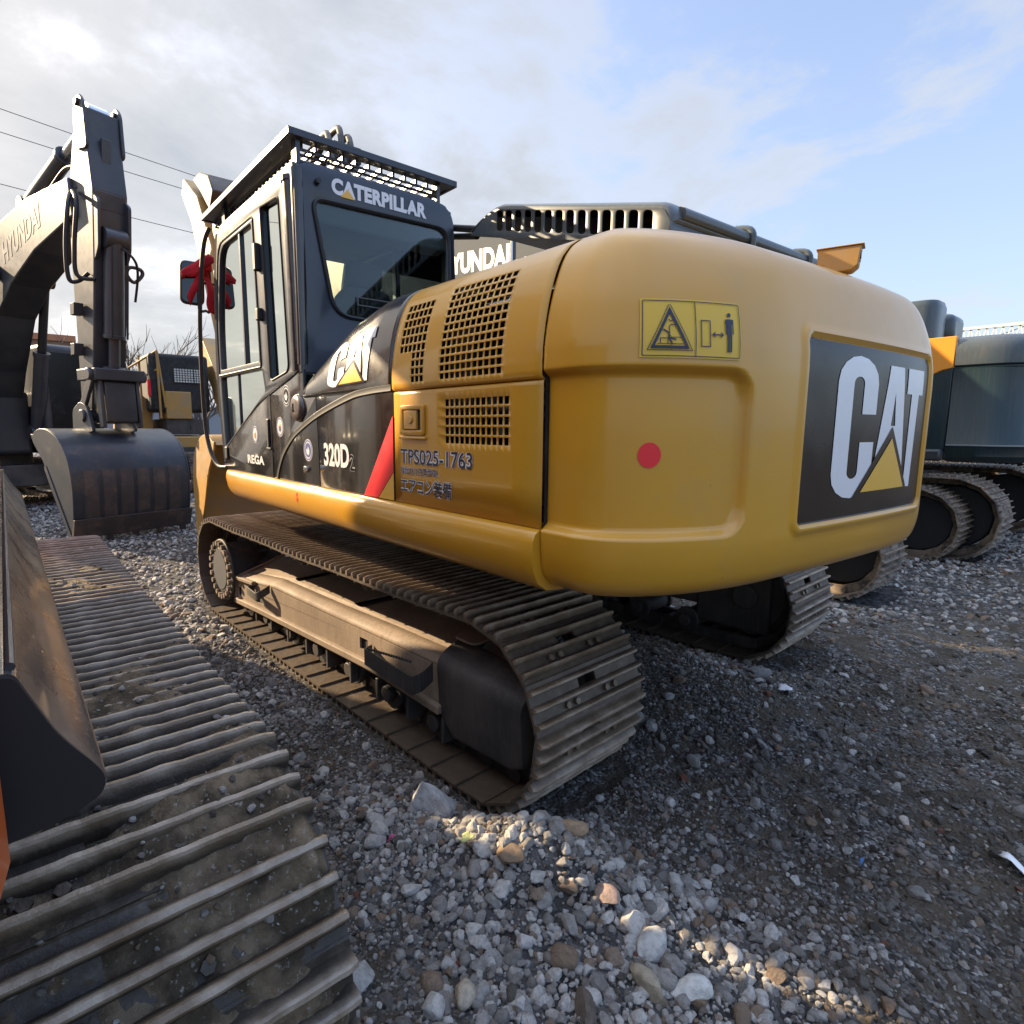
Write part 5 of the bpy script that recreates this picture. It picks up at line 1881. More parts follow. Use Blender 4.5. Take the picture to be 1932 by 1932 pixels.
M2 = plain_digger('x', 'grey excavator hidden behind the yellow one, its lettered boom showing under the raised hood', 0.38, -4.85, 1.0, None, None, None, None)
m = MB()
m.box(-1.05, 1.9, -1.35, 1.3, 1.08, 2.05)
obj('body', m, GREYP, M2, bevel=0.10, seg=3)
m = MB()
m.box(0.3, 2.0, 0.35, 1.3, 1.1, 2.75)
obj('cab', m, CABM, M2, bevel=0.1, seg=3)
m = MB()
beam(m, [(1.2, 2.0, 0.3), (2.2, 3.3, 0.48), (3.2, 4.15, 0.62), (4.5, 4.55, 0.62), (6.5, 4.78, 0.55), (7.6, 4.75, 0.3)], 0.27, 0.05)
b2 = obj('boom', m, mat('pale_grey_paint', (0.13, 0.14, 0.145), 0.85, spec=0.1), M2, smooth=0, bevel=0.02)
lettering('HYUNDAI', -6.75, -4.70, 4.50, 4.90, lambda e: (lambda u, v, q: (-u, 0.323 + e, v + (-u - 5.6) * 0.10)), b2, WHT, 0.045)
m = MB()
m.tube([(4.62, 0.33, 4.25), (4.62, 0.33, 5.1)], 0.03)
obj('boom_pipe', m, CHR, b2)
m = MB()
beam(m, [(8.0, 5.0, 0.15), (7.6, 4.4, 0.26), (7.0, 1.6, 0.15)], 0.2, 0.05)
obj('stick', m, GREYP, M2, smooth=0, bevel=0.02)
bucket(M2, 6.8, -0.55, 0.65, -1, BKT, None, 0.0, 0.95)

M4 = plain_digger('x', 'excavator third along on the right, only its rear crawler rounding into view', 1.05, -12.9, 1.12, None, None, None, None)
M5 = plain_digger('x', 'farthest excavator on the right, its crawler just visible at the frame edge', 1.75, -18.6, 1.12, None, None, None, None)
for T, c in ((M4, GREYP), (M5, YELD)):
    m = MB()
    m.box(-2.0, 1.9, -1.4, 1.4, 1.3, 2.35)
    obj('body', m, c, T, bevel=0.12, seg=3)
    m = MB()
    m.box(0.3, 2.0, 0.4, 1.35, 1.3, 3.2)
    obj('cab', m, CABM, T, bevel=0.1, seg=3)
    m = MB()
    beam(m, [(1.2, 2.0, 0.3), (2.4, 3.6, 0.45), (3.4, 4.1, 0.45), (6.5, 3.6, 0.3)], 0.27, 0.05)
    obj('boom', m, c, T, smooth=0, bevel=0.02)

# far across the yard: yellow machine with a black caged cab and hand rails
Y0 = thing('crawler_loader', 'yellow machine with black cab, mesh rear window and hand rails, beyond the bucket', 'yellow machine', (12.2, -0.45, 0))
Ym = lambda y: y + 0.45
m = MB()
m.box(0.0, 1.5, Ym(-1.26), Ym(-0.0), 1.9, 3.22)
yc = obj('cab', m, DARK, Y0, bevel=0.08, seg=3)
m = MB()
m.box(-0.012, -0.004, Ym(-1.15), Ym(-0.50), 2.58, 2.90)
wi = obj('rear_window', m, mat('bright_window', (0.75, 0.75, 0.68), 0.2), yc)
m = MB()
for k in range(12):
    y = Ym(-1.15) + 0.65 * k / 11
    m.box(-0.022, -0.012, y - 0.006, y + 0.006, 2.58, 2.90)
for k in range(7):
    z = 2.58 + 0.32 * k / 6
    m.box(-0.024, -0.012, Ym(-1.15), Ym(-0.5), z - 0.006, z + 0.006)
m.box(-0.03, -0.01, Ym(-0.93), Ym(-0.91), 2.58, 2.9)
obj('window_mesh', m, RUB, wi)
m = MB()
m.box(-0.05, 0.8, Ym(-0.83), Ym(-0.28), 1.74, 2.37)
tb = obj('tool_box', m, YELD, Y0, bevel=0.02)
m = MB()
m.box(0.0, 2.0, Ym(-1.2), Ym(-0.28), 1.38, 1.74)
m.box(-0.03, 0.0, Ym(-0.80), Ym(-0.77), 1.5, 1.6)
obj('chassis', m, GRD, Y0, bevel=0.03)
m = MB()
m.box(-0.1, 2.0, Ym(-1.3), Ym(-0.33), 1.06, 1.34)
obj('lower_beam', m, YELD, Y0, bevel=0.04)
m = MB()
m.loft([[(0.6, Ym(y), z) for y, z in rpoly([(0.52, 1.3), (0.46, 2.25), (0.12, 2.35), (-0.10, 2.1), (-0.10, 1.3)], [0, 0.15, 0.25, 0.15, 0])], [(2.2, Ym(y), z) for y, z in rpoly([(0.52, 1.3), (0.46, 2.25), (0.12, 2.35), (-0.10, 2.1), (-0.10, 1.3)], [0, 0.15, 0.25, 0.15, 0])]])
obj('engine_hood', m, YELD, Y0, smooth=40)
m = MB()
for (a, b) in (((-0.05, Ym(-0.17), 1.75), (-0.05, Ym(-0.17), 3.26)), ((0.4, Ym(0.12), 1.9), (0.4, Ym(0.12), 3.18)), ((-0.05, Ym(-0.17), 3.26), (0.6, Ym(0.30), 2.90)), ((-0.05, Ym(-0.17), 2.85), (0.6, Ym(0.30), 2.55)), ((-0.05, Ym(-0.17), 3.26), (-0.05, Ym(-0.28), 2.0))):
    m.tube([a, b], 0.025, n=8)
obj('hand_rail', m, YELD, Y0)
m = MB()
m.cyl((0.1, Ym(-0.03), 2.25), (0.1, Ym(-0.03), 2.62), 0.07, n=14)
m.cyl((0.1, Ym(-0.03), 2.62), (0.1, Ym(-0.03), 2.72), 0.03, n=10)
obj('fire_bottle', m, RED, Y0)
m = MB()
beam(m, [(-0.3, 1.9, 0.2), (0.2, 2.7, 0.26), (1.2, 3.6, 0.26)], 0.2, Ym(-1.6))
obj('lift_arm', m, YELD, Y0, smooth=0, bevel=0.02)
for yy in (-0.85, 0.6):
    crawler(Y0, Ym(yy), -0.2, 3.0, 0.48, 0.46, 0.55, 0.2, SHOE, shoes=False)
m = MB()
m.box(-0.1, 2.9, Ym(-1.0), Ym(0.75), 0.3, 1.1)
obj('track_frame', m, GRD, Y0, bevel=0.03)

# far buildings
F1 = thing('building', 'distant brown brick building with blue windows, seen between boom and stick', 'building', (46, 0.1, 0))
m = MB()
m.box(0, 9, -1.6, 4.5, 0, 7.1)
fw = obj('wall', m, mat('brick_wall', (0.26, 0.15, 0.095), 0.85, col2=(0.32, 0.2, 0.14), scale=1.5), F1)
m = MB()
m.box(-0.25, 9.2, -1.8, 4.7, 7.1, 7.5)
obj('roof', m, mat('roof_tile', (0.42, 0.17, 0.08), 0.8), F1)
for y in (-1.2, 0.6, 2.4):
    for z in (1.0, 3.1, 5.3):
        m = MB()
        m.box(-0.04, -0.01, y, y + 1.35, z, z + 1.4)
        f = obj('window', m, mat('window_frame', (0.35, 0.37, 0.4), 0.5) if not bpy.data.materials.get('window_frame') else bpy.data.materials['window_frame'], F1)
        m = MB()
        for i in range(2):
            for j in range(2):
                m.box(-0.05, -0.04, y + 0.05 + 0.66 * i, y + 0.65 + 0.66 * i, z + 0.05 + 0.68 * j, z + 0.67 + 0.68 * j)
        obj('pane', m, mat('blue_pane', (0.06, 0.13, 0.22), 0.15) if not bpy.data.materials.get('blue_pane') else bpy.data.materials['blue_pane'], f)
F2 = thing('gantry', 'pale steel gantry frame far off at the right edge', 'gantry', (4.3, -40, 0))
m = MB()
for x in (-0.9, 3.2):
    m.box(x - 0.12, x + 0.12, -0.12, 0.12, 0, 7.0)
obj('column', m, mat('pale_steel', (0.62, 0.64, 0.64), 0.5), F2)
m = MB()
m.box(-1.2, 3.6, -0.1, 0.1, 7.15, 7.30)
m.box(-1.2, 3.6, -0.1, 0.1, 6.35, 6.48)
for k in range(14):
    x = -1.1 + 0.35 * k
    m.bar((x, 0, 6.45), (x + 0.17, 0, 7.2), 0.06, 0.06)
    m.bar((x + 0.17, 0, 7.2), (x + 0.35, 0, 6.45), 0.06, 0.06)
obj('truss', m, bpy.data.materials['pale_steel'], F2)
F3 = thing('shed', 'long pale shed on the skyline behind the yellow machine', 'shed', (60, -8, 0))
m = MB()
m.box(0, 12, -14, 10, 0, 3.4)
obj('wall', m, mat('shed_wall', (0.30, 0.31, 0.32), 0.8), F3)
m = MB()
m.xz([(-0.4, 3.4), (6, 4.6), (12.4, 3.4)], -14.3, 10.3)
obj('roof', m, mat('shed_roof', (0.20, 0.24, 0.28), 0.6), F3)

# overhead lines
WM = mat('cable_black', (0.02, 0.02, 0.022), 0.6)
for nm, p, q in (('highest overhead cable across the left sky', (1.557, 14.532), (-6.323, 13.705)), ('middle overhead cable across the left sky', (1.638, 13.62), (-6.154, 12.945)), ('lowest overhead cable across the left sky', (1.822, 11.567), (-6.037, 11.018))):
    d = (p[0] - q[0], p[1] - q[1])
    a = (p[0] + d[0] * 2.5, p[1] + d[1] * 2.5)
    b = (q[0] - d[0] * 1.6, q[1] - d[1] * 1.6)
    m = MB()
    pts = []
    for k in range(41):
        t = k / 40
        pts.append((30, a[0] + (b[0] - a[0]) * t, a[1] + (b[1] - a[1]) * t - 0.6 * (4 * t * (1 - t) - 0.93)))
    m.tube(pts, 0.016, n=5)
    tag(obj('power_line', m, WM), nm, 'power line', 'power lines over the yard')
for nm, z0 in (('upper thin wire behind the right-hand excavator', 6.44), ('lower thin wire behind the right-hand excavator', 5.75)):
    m = MB()
    m.tube([(14, -40, z0 - 3.2), (5.33, -40, z0), (-8, -40, z0 + 4.7)], 0.022, n=5)
    tag(obj('power_line', m, WM), nm, 'power line', 'thin wires on the right')


# bare winter trees beyond the yard
BARK = mat('bare_bark', (0.10, 0.078, 0.06), 0.9, col2=(0.15, 0.12, 0.095), scale=4)


def bare_tree(loc, H, label, seed):
    R_ = random.Random(seed)
    t = thing('tree', label, 'bare tree', loc, 0.0, 'bare trees beyond the yard')
    tm = MB()
    tm.tube([(0, 0, 0), (0.05, 0.03, H * 0.12), (0.02, 0.06, H * 0.26)], [0.16, 0.13, 0.11], 8)
    obj('trunk', tm, BARK, t)
    cm = MB()

    def grow(p, d, L, r, lvl):
        pts = [p]
        for k in range(3):
            d = (d + Vector((R_.gauss(0, 0.10), R_.gauss(0, 0.10), 0.05))).normalized()
            pts.append(pts[-1] + d * L / 3)
        cm.tube(pts, [r, r * 0.85, r * 0.7, r * 0.5], 4 if lvl > 1 else 6)
        if lvl >= 4:
            return
        for k in range(R_.choice((3, 4)) if lvl < 3 else 3):
            b = pts[R_.choice((1, 2, 3))]
            s = Vector((R_.gauss(0, 1), R_.gauss(0, 1), R_.gauss(0.3, 0.4))).normalized()
            grow(b, (d * 1.0 + s * 0.62).normalized(), L * R_.uniform(0.55, 0.8), r * 0.58, lvl + 1)
    base = Vector((0.02, 0.06, H * 0.25))
    for k in range(6):
        a = 2 * pi * k / 6 + R_.random()
        grow(base, Vector((0.42 * cos(a), 0.42 * sin(a), 1)).normalized(), H * R_.uniform(0.28, 0.36), 0.06, 1)
    obj('crown', cm, BARK, t, smooth=0)
    return t


bare_tree((26, -2.35, 0), 6.3, 'bare tree right beside the yellow machine with the hand rails', 1)
bare_tree((27, -0.2, 0), 5.4, 'bare tree showing between the grey boom and its stick', 2)
bare_tree((33, 1.9, 0), 5.6, 'bare tree at the far left behind the ribbed boom cylinder', 3)
bare_tree((24, -3.9, 0), 5.2, 'bare tree seen through the yellow excavator cab windows', 4)

# ------------------------------------------------------------------ ground


def blob(x, y, cx, cy, rx, ry, rot=0.0):
    c, s = cos(rot), sin(rot)
    dx, dy = x - cx, y - cy
    a, b = (dx * c + dy * s) / rx, (-dx * s + dy * c) / ry
    return np.exp(-(a * a + b * b))


def sstep(a, b, x):
    t = np.clip((x - a) / (b - a), 0, 1)
    return t * t * (3 - 2 * t)


def in_tracks(x, y):
    """how far inside a crawler's footprint a point is (0 outside, 1 inside)"""
    c, s = cos(TH), sin(TH)
    lx, ly = x * c + (y - TY) * s, -x * s + (y - TY) * c
    r = np.zeros_like(x)
    for (yc, hw, xa, xb, X_, Y_) in ((1.19, 0.36, -1.5, 2.5, lx, ly), (-1.19, 0.36, -1.5, 2.5, lx, ly), (2.575, 0.37, -1.95, 2.0, x, y), (4.955, 0.37, -1.95, 2.0, x, y),
                                     (-3.55, 0.36, -1.4, 2.9, x, y), (-6.55, 0.42, -1.5, 3.4, x, y), (-9.57, 0.42, -1.5, 3.4, x, y)):
        r = np.maximum(r, sstep(-0.10, 0.03, np.minimum(hw - np.abs(Y_ - yc), np.minimum(X_ - xa, xb - X_))))
    return r


def height(x, y):
    h = 0.060 * (fbm(x, y, 0.55, 4, 3) - 0.5) * 2 + 0.042 * (fbm(x, y, 2.3, 4, 9) - 0.5) * 2
    h = h - 0.020 * np.clip(np.sin(x * 3.0 + y * 16.0 + 3.0 * fbm(x, y, 0.8, 2, 44)), 0, 1) ** 3 * blob(x, y, -2.3, -0.6, 0.9, 1.0)
    h = h + 0.16 * blob(x, y, -1.76, 1.34, 0.26, 0.17, 0.5) + 0.05 * blob(x, y, -1.45, 1.62, 0.5, 0.3)
    h = h + 0.10 * blob(x, y, -1.30, -0.55, 0.55, 0.42) + 0.06 * blob(x, y, -1.5, -2.35, 0.5, 0.5)
    h = h + 0.07 * blob(x, y, 0.2, 1.62, 0.9, 0.13) + 0.04 * blob(x, y, -0.9, 1.72, 0.6, 0.12)
    h = h + 0.05 * blob(x, y, -1.95, -3.8, 0.9, 0.7) + 0.03 * blob(x, y, -2.2, 2.1, 0.25, 0.12)
    far = sstep(18, 40, np.hypot(x, y))
    h = h * (1 - far * 0.7)
    t = in_tracks(x, y)
    return h * (1 - t) - 0.022 * t


def gravel(x, y):
    """0 bare dark soil .. 1 loose pale gravel"""
    g = 0.30 + 0.9 * (fbm(x, y, 0.9, 4, 21) - 0.5) + 0.5 * (fbm(x, y, 4.0, 3, 5) - 0.5)
    g = g + 0.75 * blob(x, y, -2.05, 1.62, 0.50, 0.40) + 0.55 * blob(x, y, -1.35, 1.62, 0.30, 0.22) + 0.65 * blob(x, y, -2.45, 1.15, 0.45, 0.40)
    g = g + 0.5 * blob(x, y, -1.72, 1.28, 0.28, 0.22)
    g = g + 0.9 * sstep(0.9, 1.9, x) * sstep(-0.4, 0.6, y) * sstep(3.2, 2.2, y)
    g = g + 0.65 * sstep(2.6, 3.3, x)
    g = g + 0.55 * sstep(-2.3, -3.4, y) * sstep(-3.0, -1.2, x)
    g = g - 0.45 * blob(x, y, -2.6, -0.35, 0.55, 0.8) - 0.38 * blob(x, y, -2.1, -0.2, 0.7, 0.8) - 0.45 * blob(x, y, -0.55, 1.72, 0.7, 0.25)
    g = g - 0.3 * blob(x, y, -2.9, -1.8, 0.8, 0.9) + 0.5 * blob(x, y, -1.45, -0.75, 0.45, 0.35) + 0.35 * blob(x, y, -0.95, 1.72, 0.7, 0.13) + 0.45 * blob(x, y, 0.3, 1.75, 1.2, 0.25)
    return np.clip(g, 0, 1)


def axis(c, fine, n, far):
    """coordinates: even and fine near c, growing outward"""
    a = [0.0]
    st = fine
    while a[-1] < far:
        a.append(a[-1] + st)
        if a[-1] > n * fine:
            st *= 1.16
    a = np.array(a)
    return np.concatenate([c - a[:0:-1], c + a])


ax, ay = axis(-0.9, 0.03, 75, 900.0), axis(0.3, 0.03, 85, 900.0)
GX, GY = np.meshgrid(ax, ay)
GZ = height(GX.ravel(), GY.ravel())
me = bpy.data.meshes.new('ground')
nx_, ny_ = len(ax), len(ay)
vv_ = np.stack([GX.ravel(), GY.ravel(), GZ], 1)
ii = (np.arange(ny_ - 1)[:, None] * nx_ + np.arange(nx_ - 1)[None, :]).ravel()
ff = np.stack([ii, ii + 1, ii + 1 + nx_, ii + nx_], 1)
me.from_pydata(vv_.tolist(), [], ff.tolist())
at = me.attributes.new('gravel', 'FLOAT', 'POINT')
at.data.foreach_set('value', gravel(vv_[:, 0], vv_[:, 1]).astype(np.float32))
me.shade_smooth()
GM = bpy.data.materials.new('yard_soil')
GM.use_nodes = True
t = NT(GM.node_tree)
tcg = t.n('ShaderNodeTexCoord').outputs['Object']
ga = t.n('ShaderNodeAttribute', attribute_name='gravel').outputs['Fac']
soil = t.mix(t.mapr(t.noise(tcg, 2.3, 8, 0.65), 0.38, 0.64), (0.045, 0.036, 0.025), (0.115, 0.093, 0.066))
grit = t.n('ShaderNodeTexVoronoi', {'Vector': tcg, 'Scale': 75.0})
gcol = t.ramp(t.n('ShaderNodeSeparateColor', {0: grit.outputs['Color']}).outputs[0], [(0.0, (0.022, 0.02, 0.018)), (0.55, (0.085, 0.08, 0.072)), (0.85, (0.17, 0.16, 0.15)), (1.0, (0.36, 0.34, 0.32))])
soil = t.mix(t.mapr(t.noise(tcg, 6, 5, 0.6), 0.42, 0.60), soil, gcol.outputs[0])
peb = t.n('ShaderNodeTexVoronoi', {'Vector': tcg, 'Scale': 17.0})
peb2 = t.n('ShaderNodeTexVoronoi', {'Vector': tcg, 'Scale': 36.0})
pc = t.ramp(t.n('ShaderNodeSeparateColor', {0: peb.outputs['Color']}).outputs[0], [(0.0, (0.07, 0.065, 0.06)), (0.4, (0.17, 0.165, 0.16)), (0.8, (0.32, 0.31, 0.30)), (1.0, (0.46, 0.44, 0.42))])
pc2 = t.ramp(t.n('ShaderNodeSeparateColor', {0: peb2.outputs['Color']}).outputs[0], [(0.0, (0.06, 0.055, 0.05)), (0.4, (0.14, 0.135, 0.13)), (0.85, (0.30, 0.29, 0.28)), (1.0, (0.42, 0.40, 0.38))])
pm = t.mix(t.mapr(t.noise(tcg, 1.7, 4, 0.6), 0.4, 0.6), pc.outputs[0], pc2.outputs[0])
dk = t.mapr(peb.outputs['Distance'], 0.028, 0.045, 1.0, 0.35)
pm = t.mix(1.0, pm, t.n('ShaderNodeCombineColor', {0: dk, 1: dk, 2: dk}).outputs[0], 'MULTIPLY')
gm = t.mapr(t.math('ADD', ga, t.math('MULTIPLY', t.math('SUBTRACT', t.noise(tcg, 9, 4, 0.65), 0.5), 0.7)), 0.40, 0.85)
gcolr = t.mix(gm, soil, pm)
gb = principled(t, **{'Base Color': gcolr, 'Roughness': 0.92, 'Specular IOR Level': 0.25})
hh = t.math('ADD', t.math('MULTIPLY', t.noise(tcg, 60, 6, 0.7), 0.5), t.math('MULTIPLY', t.math('SUBTRACT', 0.5, peb.outputs['Distance']), 1.4))
hh = t.math('ADD', hh, t.math('MULTIPLY', t.math('SUBTRACT', 0.4, grit.outputs['Distance']), 0.5))
t.put(gb.inputs['Normal'], t.n('ShaderNodeBump', {'Strength': 0.85, 'Distance': 0.03, 'Height': hh}).outputs[0])
me.materials.append(GM)
gr = bpy.data.objects.new('ground', me)
COL.objects.link(gr)
tag(gr, 'dark dirt yard strewn with gravel between the machines', None, None, 'structure')

# ------------------------------------------------------------------ stones


def rock_mesh(name, seed, cuts=9, sub=2, flat=0.8, rough=0.16, deep=0.55):
    r = random.Random(seed)
    bm = bmesh.new()
    bmesh.ops.create_icosphere(bm, subdivisions=sub, radius=1.0)
    sx_, sy_, sz_ = r.uniform(0.8, 1.25), r.uniform(0.7, 1.0), r.uniform(0.5, 0.85) * flat
    for _ in range(cuts):
        n = Vector((r.gauss(0, 1), r.gauss(0, 1), r.gauss(0, 1))).normalized()
        d = r.uniform(deep, deep + 0.35)
        for v in bm.verts:
            k = v.co.dot(n) - d
            if k > 0:
                v.co -= n * k * 0.92
    for v in bm.verts:
        v.co *= 1 + r.uniform(-rough, rough) * 0.3
        v.co.x *= sx_
        v.co.y *= sy_
        v.co.z *= sz_
    me = bpy.data.meshes.new(name)
    bm.to_mesh(me)
    bm.free()
    me.shade_smooth()
    me.set_sharp_from_angle(angle=radians(38))
    return me


SM = bpy.data.materials.new('gravel_stone')
SM.use_nodes = True
t = NT(SM.node_tree)
tn = t.n('ShaderNodeAttribute', attribute_name='tone', attribute_type='INSTANCER').outputs['Fac']
hu_ = t.n('ShaderNodeAttribute', attribute_name='hue', attribute_type='INSTANCER').outputs['Fac']
tcs = t.n('ShaderNodeTexCoord').outputs['Object']
sc_ = t.ramp(tn, [(0.0, (0.040, 0.034, 0.027)), (0.35, (0.115, 0.102, 0.085)), (0.65, (0.27, 0.25, 0.225)), (0.9, (0.46, 0.435, 0.40)), (1.0, (0.68, 0.65, 0.60))])
wc = t.mix(t.mapr(hu_, 0.78, 0.95), sc_.outputs[0], (0.29, 0.205, 0.14), 'MIX')
wc = t.mix(t.mapr(hu_, 0.991, 0.995), wc, (0.22, 0.085, 0.050))
wc = t.mix(t.mapr(t.noise(tcs, 2.2, 6, 0.7), 0.45, 0.75), wc, t.mix(0.55, wc, (0.05, 0.043, 0.035)))
sb = principled(t, **{'Base Color': wc, 'Roughness': 0.82, 'Specular IOR Level': 0.35})
t.put(sb.inputs['Normal'], t.n('ShaderNodeBump', {'Strength': 0.7, 'Distance': 0.08, 'Height': t.noise(tcs, 4, 8, 0.75)}).outputs[0])
kinds = bpy.data.collections.new('stone_kinds')
NK = 16
for k in range(NK):
    rm = rock_mesh('stone_kind', 100 + k, cuts=(6, 9, 13)[k % 3], sub=3 if k % 2 else 2, flat=0.95, deep=(0.36, 0.46, 0.56)[k % 3], rough=0.2)
    rm.materials.append(SM)
    kinds.objects.link(bpy.data.objects.new('stone_kind.%03d' % k, rm))

_fw = np.array(_f)
_rw = np.array(_ri)
_uw = np.array(_up)


def in_view(x, y, z, mg=0.12):
    d = np.stack([x - CAM_P[0], y - CAM_P[1], z - CAM_P[2]], 1)
    zz = d @ _fw
    u = (921.15 + 1100 * (d @ _rw) / zz) / 1932
    v = (966 - 1100 * (d @ _uw) / zz) / 1932
    return (zz > 0.15) & (u > -mg) & (u < 1 + mg) & (v > -0.1) & (v < 1 + mg)


def scatter(name, label, n, rad, smin, smed, smax, sig, thr, seed, dmax=1.0, sink=0.25, soft=0.35, pts=None):
    """loose stones thrown over a disc of the yard; thr sets how much they keep to the gravel patches"""
    r = np.random.default_rng(seed)
    R0, R1 = rad
    rr_ = np.sqrt(r.uniform(R0 * R0, R1 * R1, n))
    aa = radians(-39.6) + r.uniform(-1.0, 1.0, n) * radians(62)
    x, y = CAM_P[0] + rr_ * np.cos(aa), CAM_P[1] + rr_ * np.sin(aa)
    g = gravel(x, y)
    keep = r.uniform(0, 1, n) < np.clip((g - thr) / soft, (0.20 if thr < 0.35 else 0.12) if thr > 0 else 0.25, 1) * dmax
    keep &= in_tracks(x, y) < 0.5
    s = np.clip(smed * np.exp(r.normal(0, sig, n)), smin, smax)
    z = height(x, y)
    keep &= in_view(x, y, z)
    x, y, z, s, g = x[keep], y[keep], z[keep], s[keep], g[keep]
    if pts is not None:
        x, y, z = pts
        s = np.clip(smed * np.exp(r.normal(0, sig, len(x))), smin, smax)
        g = np.full(len(x), 0.3)
    k = len(x)
    me = bpy.data.meshes.new(name)
    me.from_pydata(np.stack([x, y, z + s * (0.45 - sink)], 1).tolist(), [], [])

    def attr(nm, ty, vals, key='value'):
        a = me.attributes.new(nm, ty, 'POINT')
        a.data.foreach_set(key, np.ascontiguousarray(vals, dtype=np.int32 if ty == 'INT' else np.float32).ravel())
    attr('kind', 'INT', r.integers(0, NK, k))
    attr('rot', 'FLOAT_VECTOR', np.stack([r.normal(0, 0.35, k), r.normal(0, 0.35, k), r.uniform(0, 6.28, k)], 1), 'vector')
    attr('size', 'FLOAT', s)
    attr('tone', 'FLOAT', np.clip(r.normal(0.50, 0.21, k) + 0.38 * np.clip(g, 0, 1) + 0.10 * (r.uniform(0, 1, k) < 0.10) * 3, 0, 1))
    attr('hue', 'FLOAT', r.uniform(0, 1, k))
    o = bpy.data.objects.new(name, me)
    COL.objects.link(o)
    ng = bpy.data.node_groups.new('scatter_' + name, 'GeometryNodeTree')
    ng.interface.new_socket('Geometry', in_out='INPUT', socket_type='NodeSocketGeometry')
    ng.interface.new_socket('Geometry', in_out='OUTPUT', socket_type='NodeSocketGeometry')
    N_ = ng.nodes
    gi, go = N_.new('NodeGroupInput'), N_.new('NodeGroupOutput')
    ip = N_.new('GeometryNodeInstanceOnPoints')
    ci = N_.new('GeometryNodeCollectionInfo')
    ci.inputs['Collection'].default_value = kinds
    ci.inputs['Separate Children'].default_value = True
    ci.inputs['Reset Children'].default_value = True

    def na(nm, ty):
        q = N_.new('GeometryNodeInputNamedAttribute')
        q.data_type = ty
        q.inputs[0].default_value = nm
        return q.outputs[0]
    L = ng.links.new
    L(gi.outputs[0], ip.inputs['Points'])
    L(ci.outputs[0], ip.inputs['Instance'])
    ip.inputs['Pick Instance'].default_value = True
    L(na('kind', 'INT'), ip.inputs['Instance Index'])
    e2r = N_.new('FunctionNodeEulerToRotation')
    L(na('rot', 'FLOAT_VECTOR'), e2r.inputs[0])
    L(e2r.outputs[0], ip.inputs['Rotation'])
    L(na('size', 'FLOAT'), ip.inputs['Scale'])
    L(ip.outputs[0], go.inputs[0])
    md = o.modifiers.new('scatter', 'NODES')
    md.node_group = ng
    tag(o, label, 'gravel', None, 'stuff')
    return k


tot = 0
pebbles_on = None
tot += scatter('fine_grit', 'fine dark grit covering the dirt in the foreground', 120000, (0.4, 4.6), 0.0030, 0.0060, 0.013, 0.42, -0.1, 31, 0.75)
tot += scatter('gravel', 'loose pale gravel stones lying in patches over the yard', 42000, (0.4, 4.6), 0.008, 0.0140, 0.034, 0.36, 0.30, 32, 0.95)
tot += scatter('coarse_gravel', 'larger mixed stones lying among the gravel in front', 9000, (0.5, 6.0), 0.017, 0.026, 0.050, 0.30, 0.40, 33, 0.8, 0.2)
tot += scatter('aisle_gravel', 'pale gravel carpeting the aisle and the ground farther off', 95000, (4.0, 17.0), 0.010, 0.021, 0.042, 0.32, 0.18, 34, 0.95)
tot += scatter('far_gravel', 'pale gravel scattered over the far end of the yard', 40000, (15.0, 42.0), 0.02, 0.036, 0.06, 0.3, 0.15, 35, 0.9)
_i = rng.integers(0, len(stn), 1500)
_j = rng.uniform(-1.50, -0.87, 1500)
_k = np.clip(((_j + 1.19 + 0.343) / 0.686 * 95).astype(int), 0, 95)
_h = mh[_i, _k] + 0.001
_sx, _sz = np.array([stn[i][0] - stn[i][3] * h for i, h in zip(_i, _h)]), np.array([stn[i][1] + stn[i][2] * h for i, h in zip(_i, _h)])
_ok = np.array([stn[i][2] > 0.5 for i in _i])
tot += scatter('crawler_grit', 'small stones and clods caught between the ribs of the muddy crawler', 10, (1, 2), 0.003, 0.0055, 0.016, 0.45, 0, 77, pts=(_sx[_ok] - 0.53, _j[_ok] + 3.765, _sz[_ok]))
print('stones', tot)

